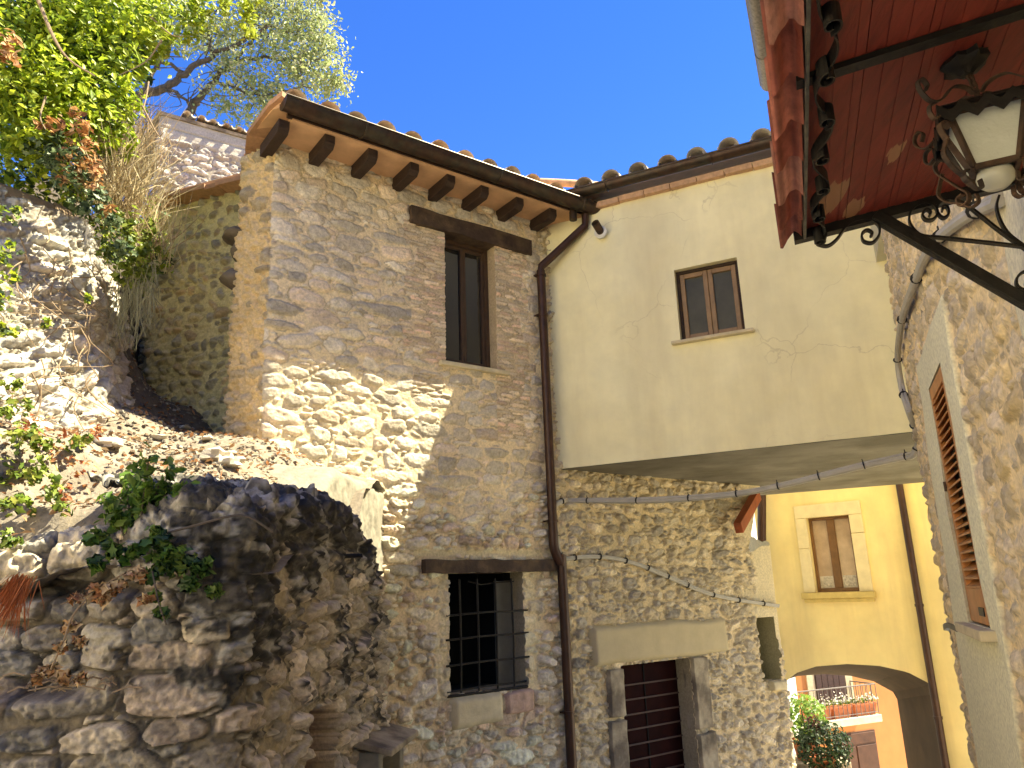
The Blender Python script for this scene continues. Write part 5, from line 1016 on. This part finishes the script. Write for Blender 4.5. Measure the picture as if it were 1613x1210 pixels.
s = blobs([(30, 60, 5.7, .5), (110, 50, 5.8, .5), (175, 115, 5.9, .36), (60, 150, 5.6, .45), (125, 175, 5.7, .36), (25, 215, 5.4, .28), (190, 30, 6, .42), (270, 15, 6.2, .3), (0, 130, 5.5, .5), (80, -30, 6, .6), (160, 205, 5.8, .2), (75, 235, 5.5, .18), (185, 165, 5.9, .2), (190, 205, 5.95, .12)], .072, YG, 360, seed=21)
s += blobs([(20, 270, 6.4, .35), (90, 290, 6.4, .35), (150, 270, 6.8, .35), (190, 330, 7.0, .35), (215, 400, 7.4, .35), (30, 200, 6.6, .5), (130, 350, 6.6, .3), (60, 250, 5.9, .2)], .085, DG + YG, 200, seed=33)
s += blobs([(335, 20, 6.3, .22), (385, 45, 6.4, .12), (300, 45, 6.3, .14), (240, 60, 6.1, .2), (370, 5, 6.3, .2), (225, 110, 6.1, .1), (200, 240, 5.9, .08)], .08, [(.3, .37, .04), (.36, .41, .06)], 200, seed=22)
s += blobs([(60, 80, 6.1, .6), (120, 120, 6.1, .5), (40, 180, 5.9, .4), (100, 10, 6.3, .6), (180, 60, 6.4, .4)], .1, DG, 200, seed=23)
link('foliage', fastmesh('vine_leaves', *merge(s)), M['leaf'], vine)
rg = np.random.default_rng(31); mb = MB()
for k in range(9):
    mb = MB()
    x, y = rg.uniform(10, 260), rg.uniform(10, 240); p = aty(x, y, rg.uniform(5.3, 6.2)); L = rg.uniform(.3, .9); d = np.array([rg.normal(.25, .4), rg.normal(0, .25), -rg.uniform(.3, 1.)]); mb.tube(spline([p, p + d * L * .5 + rg.normal(0, .05, 3), p + d * L], 4), (.009, .003), 5, caps=False); mb.build('stem', M['vine'], vine, smooth=True)
mb = MB(); mb.tube(spline([aty(60, 0, 5.3), aty(85, 60, 5.3), aty(110, 95, 5.3), aty(150, 120, 5.3)], 4), (.016, .006), 6)
mb.build('stem', M['vine'], vine, smooth=True)
dv_ = thing('dry_creeper', 'withered orange brown creeper leaves below the yellow green creeper', 'dry creeper', aty(120, 250, 5.5))
s = blobs([(115, 205, 5.45, .14), (130, 245, 5.45, .16), (145, 290, 5.5, .1), (20, 90, 5.1, .1), (15, 60, 5.1, .08), (110, 275, 5.4, .1), (80, 200, 5.3, .08), (170, 330, 5.6, .06)], .07, [(.42, .2, .08), (.5, .28, .12), (.36, .16, .07), (.55, .36, .2)], 230, seed=24); link('leaves', fastmesh('dry_creeper_leaves', *merge(s)), M['dry'], dv_)
ivy = thing('ivy', 'grey green ivy spilling over the right end of the sunlit rubble wall', 'ivy', aty(180, 340, 5.7))
s = blobs([(85, 235, 5.4, .16), (115, 290, 5.45, .13), (60, 220, 5.35, .12), (145, 320, 5.5, .12), (165, 355, 5.6, .12), (185, 385, 5.7, .14), (130, 330, 5.5, .08), (110, 255, 5.4, .12)], .055, BGr, 330, 'ivy', seed=25)
s += blobs([(205, 400, 5.9, .16), (225, 385, 6.2, .14), (195, 430, 5.9, .12), (220, 430, 6.1, .1), (240, 360, 6.4, .1), (238, 410, 6.6, .13), (225, 450, 6.5, .1), (250, 380, 6.8, .1), (200, 350, 5.8, .14), (165, 400, 5.7, .06)], .055, [(.2, .26, .04), (.14, .2, .04), (.26, .31, .06)], 300, 'ivy', seed=26)
link('foliage', fastmesh('ivy_leaves', *merge(s)), M['leaf'], ivy)
mb = MB()
for k in range(130):
    x = rg.uniform(185, 245); p = aty(x, rg.uniform(410, 470), rg.uniform(5.9, 6.6)); L = rg.uniform(.25, .6); mb.tube(spline([p, p + [rg.normal(0, .05), 0, -L * .5], p + [rg.normal(0, .06), 0, -L]], 3), (.0035, .0015), 4, caps=False)
mb.build('hanging_stem', M['root'], ivy)
iv2 = thing('ivy', 'bright green and yellowing ivy on the ground left of the terrace below the rubble wall', 'ivy', aty(50, 760, 4.2))
s = blobs([(15, 640, 4.45, .1), (35, 690, 4.3, .12), (10, 740, 4.2, .1), (60, 740, 4.2, .1), (90, 770, 4.2, .08), (30, 800, 4.1, .1), (10, 600, 4.5, .07), (120, 700, 4.6, .06), (140, 690, 4.7, .04), (70, 700, 4.35, .07), (100, 800, 4.1, .05), (15, 850, 3.9, .06)], .046, [(.26, .34, .06), (.2, .28, .05), (.14, .22, .05), (.36, .38, .1)], 300, 'ivy', seed=27, flat=(1, 1, .8))
link('foliage', fastmesh('ground_ivy', *merge(s)), M['leaf'], iv2)
s = blobs([(90, 700, 4.5, .1), (130, 740, 4.5, .08), (60, 660, 4.45, .08), (150, 680, 4.9, .06), (100, 780, 4.2, .05)], .04, [(.45, .18, .09), (.5, .3, .14), (.4, .12, .06)], 230, seed=28); link('withered_leaves', fastmesh('withered_leaves', *merge(s)), M['dry'], iv2)
s = blobs([(5, 340, 4.9, .1), (10, 400, 4.9, .1), (0, 470, 4.8, .1), (20, 520, 4.8, .08), (15, 440, 4.85, .07), (70, 510, 5.0, .04), (140, 470, 5.5, .03)], .05, BGr + YG, 260, 'ivy', seed=29)
iv3 = thing('ivy', 'sprigs of small ivy clinging to the face of the rubble wall at the left edge', 'ivy', aty(10, 450, 4.9)); link('foliage', fastmesh('face_ivy', *merge(s)), M['leaf'], iv3)
mb = MB()
for k in range(34):
    s0_ = rg.uniform(1.6, 3.0); z0_ = rg.uniform(4.2, 5.9); pts = []
    for j in range(5): pts.append(lpos(np.array(s0_ + rg.normal(0, .06) * j), np.array(z0_ - j * .13), np.array(.12 + rg.normal(0, .02))))
    mb.tube(spline([np.array(p) for p in pts], 3), (.006, .003), 5, caps=False)
mb.build('stem', M['vine'], iv3, smooth=True)
# dry grass on the bank
def blades(lst, seed, cols, L=(.25, .6), w=.008):
    rg = np.random.default_rng(seed); V = []; Fs = []; Cc = []
    for px, py, y, r, n in lst:
        c = aty(px, py, y)
        for _ in range(n):
            p = c + rg.normal(0, 1, 3) * r * [1, 1, .7]; l = rg.uniform(*L); d = np.array([rg.normal(.1, .5), rg.normal(-.1, .4), 1.0]); d /= np.linalg.norm(d); sd = np.cross(d, rg.normal(size=3)); sd /= np.linalg.norm(sd); b = len(V); bend = rg.normal(0, .16, 3)
            q1 = p + d * l * .5; q2 = p + d * l + bend * l; cc = np.array(cols[rg.integers(len(cols))]) * rg.uniform(.7, 1.2)
            V += [p - sd * w / 2, p + sd * w / 2, q1 + sd * w / 2, q1 - sd * w / 2, q2 + sd * w * .15, q2 - sd * w * .15]; Cc += [cc] * 6; Fs += [(b, b + 1, b + 2, b + 3), (b + 3, b + 2, b + 4, b + 5)]
    return fastmesh('blades', V, np.array(Fs), Cc)
dg = link('dry_grass', blades([(170, 265, 6.8, .2, 600), (195, 240, 7.4, .18, 350), (155, 240, 6.4, .18, 400), (185, 320, 6.4, .14, 350), (215, 335, 6.6, .1, 160), (235, 400, 6.4, .12, 120), (180, 300, 6.0, .12, 200)], 41, [(.5, .4, .24), (.42, .33, .2), (.33, .24, .14), (.56, .48, .32)]), M['dry'])
tag(dg, kind='stuff')
# shrub and ivy on the retaining wall
shb = thing('shrub', 'small upright green shrub growing from the top of the dark retaining wall', 'shrub', aty(225, 850, 3.8)); mb = MB(); s = []; rg = np.random.default_rng(61)
for (tx_, ty_) in [(235, 718), (268, 738), (196, 752), (165, 790), (292, 768), (215, 740), (250, 765), (180, 815), (262, 800), (225, 790)]:
    a = aty(225 + rg.normal(0, 12), 850, 3.85); b = aty(tx_, ty_, 3.85 + rg.normal(0, .1)); m = (a + b) / 2 + [0, 0, .03]; P_ = spline([a, m, b], 6); mb.tube(P_, (.006, .003), 5, caps=False)
    for p in P_[4:]:
        n = 7; s.append(leafset(p + rg.normal(0, .022, (n, 3)), rg.normal(size=(n, 3)) + [0, -.5, .8], .062, [(.09, .18, .035), (.12, .22, .04), (.07, .13, .03), (.16, .24, .05)], rg))
mb.build('stem', M['bark'], shb, smooth=True); link('foliage', fastmesh('shrub_foliage', *merge(s)), M['leaf'], shb)
iv4 = thing('ivy', 'green ivy trailing down the face of the dark retaining wall', 'ivy', aty(250, 880, 3.6))
s = blobs([(150, 850, 3.6, .06), (190, 870, 3.55, .09), (240, 860, 3.55, .1), (285, 880, 3.5, .08), (250, 905, 3.48, .07), (320, 895, 3.5, .05), (150, 890, 3.5, .05), (300, 920, 3.45, .04), (340, 930, 3.45, .03), (245, 940, 3.44, .02), (255, 965, 3.42, .02)], .058, [(.07, .15, .03), (.1, .19, .035), (.05, .1, .03), (.15, .22, .05)], 420, 'ivy', seed=62, flat=(1, .5, .7), droop=.3)
link('foliage', fastmesh('trailing_ivy', *merge(s)), M['leaf'], iv4)
mb = MB(); mb.tube(spline([aty(225, 850, 3.6), aty(300, 830, 3.6), aty(380, 812, 3.65), aty(430, 838, 3.7)], 5), .006, 5); mb.tube(spline([aty(240, 900, 3.45), aty(250, 950, 3.4), aty(262, 985, 3.4)], 4), .004, 5); mb.build('stem', M['bark'], iv4, smooth=True)
dc = thing('dry_ivy', 'withered beige ivy strand hanging over the ledges of the dark retaining wall', 'dry ivy', aty(110, 1000, 3.35))
s = blobs([(215, 905, 3.42, .04), (180, 925, 3.4, .04), (150, 935, 3.36, .05), (120, 945, 3.36, .04), (110, 985, 3.34, .03), (95, 1020, 3.3, .02), (80, 1055, 3.32, .035), (100, 1070, 3.3, .03), (125, 1070, 3.3, .02), (230, 945, 3.38, .02), (165, 945, 3.36, .03), (60, 1070, 3.3, .02), (125, 1010, 3.33, .015)], .048, [(.56, .4, .24), (.5, .3, .15), (.62, .48, .3), (.45, .22, .1)], 330, 'ivy', seed=63, flat=(1, .4, .7)); link('leaves', fastmesh('dry_ivy_leaves', *merge(s)), M['dry'], dc)
mb = MB(); mb.tube(spline([aty(x, y, d) for x, y, d in ((220, 890, 3.45), (160, 925, 3.38), (118, 965, 3.33), (100, 1010, 3.3), (80, 1055, 3.3))], 5), .004, 5)
for k in range(26): a = aty(rg.uniform(0, 190), rg.uniform(1062, 1092), 3.42); b = a + [rg.normal(0, .12), rg.normal(0, .04), rg.normal(0, .012)]; mb.tube([a, (a + b) / 2 + [0, 0, .012], b], .0035, 4)
mb.build('stem', M['vine'], dc, smooth=True)
pn = thing('pine_sprig', 'rust red dead pine needle tuft hanging at the left edge of the retaining wall', 'dead sprig', aty(25, 920, 3.35)); V = []; Fs = []; Cc = []
for k in range(260):
    a = aty(32 + rg.normal(0, 9), 915 + rg.normal(0, 6), 3.38); d = np.array([-.35 + rg.normal(0, .28), rg.normal(0, .2), -1.]); d /= np.linalg.norm(d); l = rg.uniform(.1, .24); w = np.cross(d, rg.normal(size=3)); w *= .0022 / np.linalg.norm(w); b = len(V); V += [a - w, a + w, a + d * l + w * .3, a + d * l - w * .3]; Fs.append((b, b + 1, b + 2, b + 3)); Cc += [np.array((.42, .13, .05)) * rg.uniform(.6, 1.3)] * 4
link('needles', fastmesh('needles', V, np.array(Fs), Cc), M['dry'], pn)

# ================================================================== GRIT, LITTER AND LOOSE STONES
def chips(n, area, size, cols, seed, flat=.5):
    rg = np.random.default_rng(seed); X_ = rg.uniform(area[0], area[1], n); Y_ = rg.uniform(area[2], area[3], n); Zc = terr(X_[None], Y_[None])[0]; sz_ = size * rg.uniform(.4, 1.6, n) ** 1.5
    cube = np.array([(-1, -1, -1), (1, -1, -1), (1, 1, -1), (-1, 1, -1), (-.7, -.7, 1), (.7, -.7, 1), (.7, .7, 1), (-.7, .7, 1)]) * .5; V = (cube[None] * (1 + rg.normal(0, .22, (n, 8, 3)))) * sz_[:, None, None] * np.array([1, .75, flat]); a = rg.uniform(0, 6.3, n); tx_ = rg.normal(0, .25, n)
    x = V[..., 0] * np.cos(a)[:, None] - V[..., 1] * np.sin(a)[:, None]; y = V[..., 0] * np.sin(a)[:, None] + V[..., 1] * np.cos(a)[:, None]; z = V[..., 2] + x * tx_[:, None]
    V = np.stack([x + X_[:, None], y + Y_[:, None], z + Zc[:, None] + sz_[:, None] * .15], -1); fq = np.array([(0, 3, 2, 1), (4, 5, 6, 7), (0, 1, 5, 4), (1, 2, 6, 5), (2, 3, 7, 6), (3, 0, 4, 7)])
    Fs = ((np.arange(n) * 8)[:, None, None] + fq[None]).reshape(-1, 4); c = np.asarray(cols)[rg.integers(0, len(cols), n)] * rg.uniform(.7, 1.2, n)[:, None]
    return fastmesh('chips', V.reshape(-1, 3), Fs, np.repeat(c, 8, 0), smooth=False)
gc = [(.3, .27, .23), (.24, .2, .16), (.34, .31, .27), (.2, .14, .1), (.17, .14, .11)]
tag(link('gravel', chips(7000, (-4.2, -1.5, 4.25, 8.6), .02, gc, 71), M['stone']), kind='stuff')
rg = np.random.default_rng(72); n = 2600; X_ = rg.uniform(-4.3, -1.4, n); Y_ = rg.uniform(3.95, 8.8, n); Zc = terr(X_[None], Y_[None])[0] + .025
v, f, c = leafset(np.stack([X_, Y_, Zc], -1), rg.normal(0, .4, (n, 3)) + [0, 0, 1], .05, [(.3, .17, .09), (.22, .13, .08), (.42, .2, .1), (.38, .28, .18)], rg); tag(link('leaf_litter', fastmesh('litter', v, f, c), M['dry']), kind='stuff')
def rock(P, sx, sy, sz_, seed):
    mb = MB(); prof = [(.001, -1), (.6, -.9), (.95, -.5), (1, 0), (.9, .55), (.55, .9), (.001, 1)]; mb.lathe((0, 0, 0), prof, 12); rr = np.random.default_rng(seed); a = rr.uniform(0, 6.3); T_ = rr.normal(0, 1, (5, 3)); out = []
    for v in mb.v:
        v = np.array(v); k = 1 + sum(.12 * sin(3 * (v @ t) + i) for i, t in enumerate(T_)); v = np.sign(v) * np.abs(v) ** .75 * k * [sx, sy, sz_]; out.append((P[0] + v[0] * cos(a) - v[1] * sin(a), P[1] + v[0] * sin(a) + v[1] * cos(a), P[2] + v[2]))
    mb.v = out; return mb
palestone = mat('pale_broken_stone', (.55, .5, .43), nscale=12, namp=.25, bump=.6, bscale=40)
for i, (px, py, sx, lb) in enumerate([(345, 722, .12, 'large flat white stone on the terrace before the dark recess'), (362, 732, .1, 'white slab lying against the large flat stone on the terrace'), (172, 700, .09, 'pale rounded stone at the foot of the rubble wall'), (325, 692, .06, 'small grey stone at the edge of the shadow on the terrace'), (290, 675, .055, 'small dark stone in the shaded mouth of the recess'), (250, 690, .05, 'small pale stone left of the middle of the terrace'), (405, 790, .07, 'pale stone on the terrace edge above the retaining wall'), (365, 715, .05, 'small white stone behind the white slab')]):
    r_ = ray(px, py); y = 4.2
    for y in np.arange(3.9, 9, .02):
        P_ = EYE + r_ * y / r_[1]
        if P_[2] < TZ(P_[0], P_[1]) + .02: break
    tag(rock([P_[0], P_[1], P_[2] + sx * .1], sx, sx * .7, sx * .35, 80 + i).build('loose_stone', palestone, smooth=True), lb, 'stone', 'loose stones on the terrace')
# far hills beyond the village
hx = lin(-900, 900, 20); hy = lin(60, 900, 20); X, Y = np.meshgrid(hx, hy); Z = -4.6 + 40 * sst(200, 700, Y) * fbm(X / 180, Y / 180, 801, 4)
ix = np.arange(X.size).reshape(X.shape); hills = link('hills', fastmesh('hills', np.stack([X, Y, Z], -1), np.stack([ix[:-1, :-1], ix[:-1, 1:], ix[1:, 1:], ix[1:, :-1]], -1).reshape(-1, 4)), mat('wooded_hills', (.07, .1, .04), nscale=.05, namp=.4, bump=0)); hills['kind'] = 'structure'

# unseen house added behind the camera to bounce warm sunlight into the courtyard
op = thing('added_bounce_house', 'unseen tall cream plastered house added behind the camera to bounce sunlight', 'house', (-9, -6, 0)); LP_ = Pl((-8.5, -14), 350); LP_.n = -LP_.n if LP_.n[0] < 0 else LP_.n
mb = MB(); mb.pbox(LP_, -2, 17, 0, 11, -6, 0); mb.build('wall', M['white2'], op); mb = MB(); mb.pbox(LP_, -2.4, 17.4, 11, 11.2, -6.4, .5); mb.build('roof', M['soffbrick'], op)
for u in (2, 6, 10, 14):
    for z in (3.5, 7.2):
        mb = MB(); mb.pbox(LP_, u - .5, u + .5, z, z + 1.5, 0, .05); w_ = mb.build('window', M['winwood'], op); mb = MB(); mb.pbox(LP_, u - .42, u + .42, z + .08, z + 1.42, .05, .055); mb.build('pane', M['glassdark'], w_)
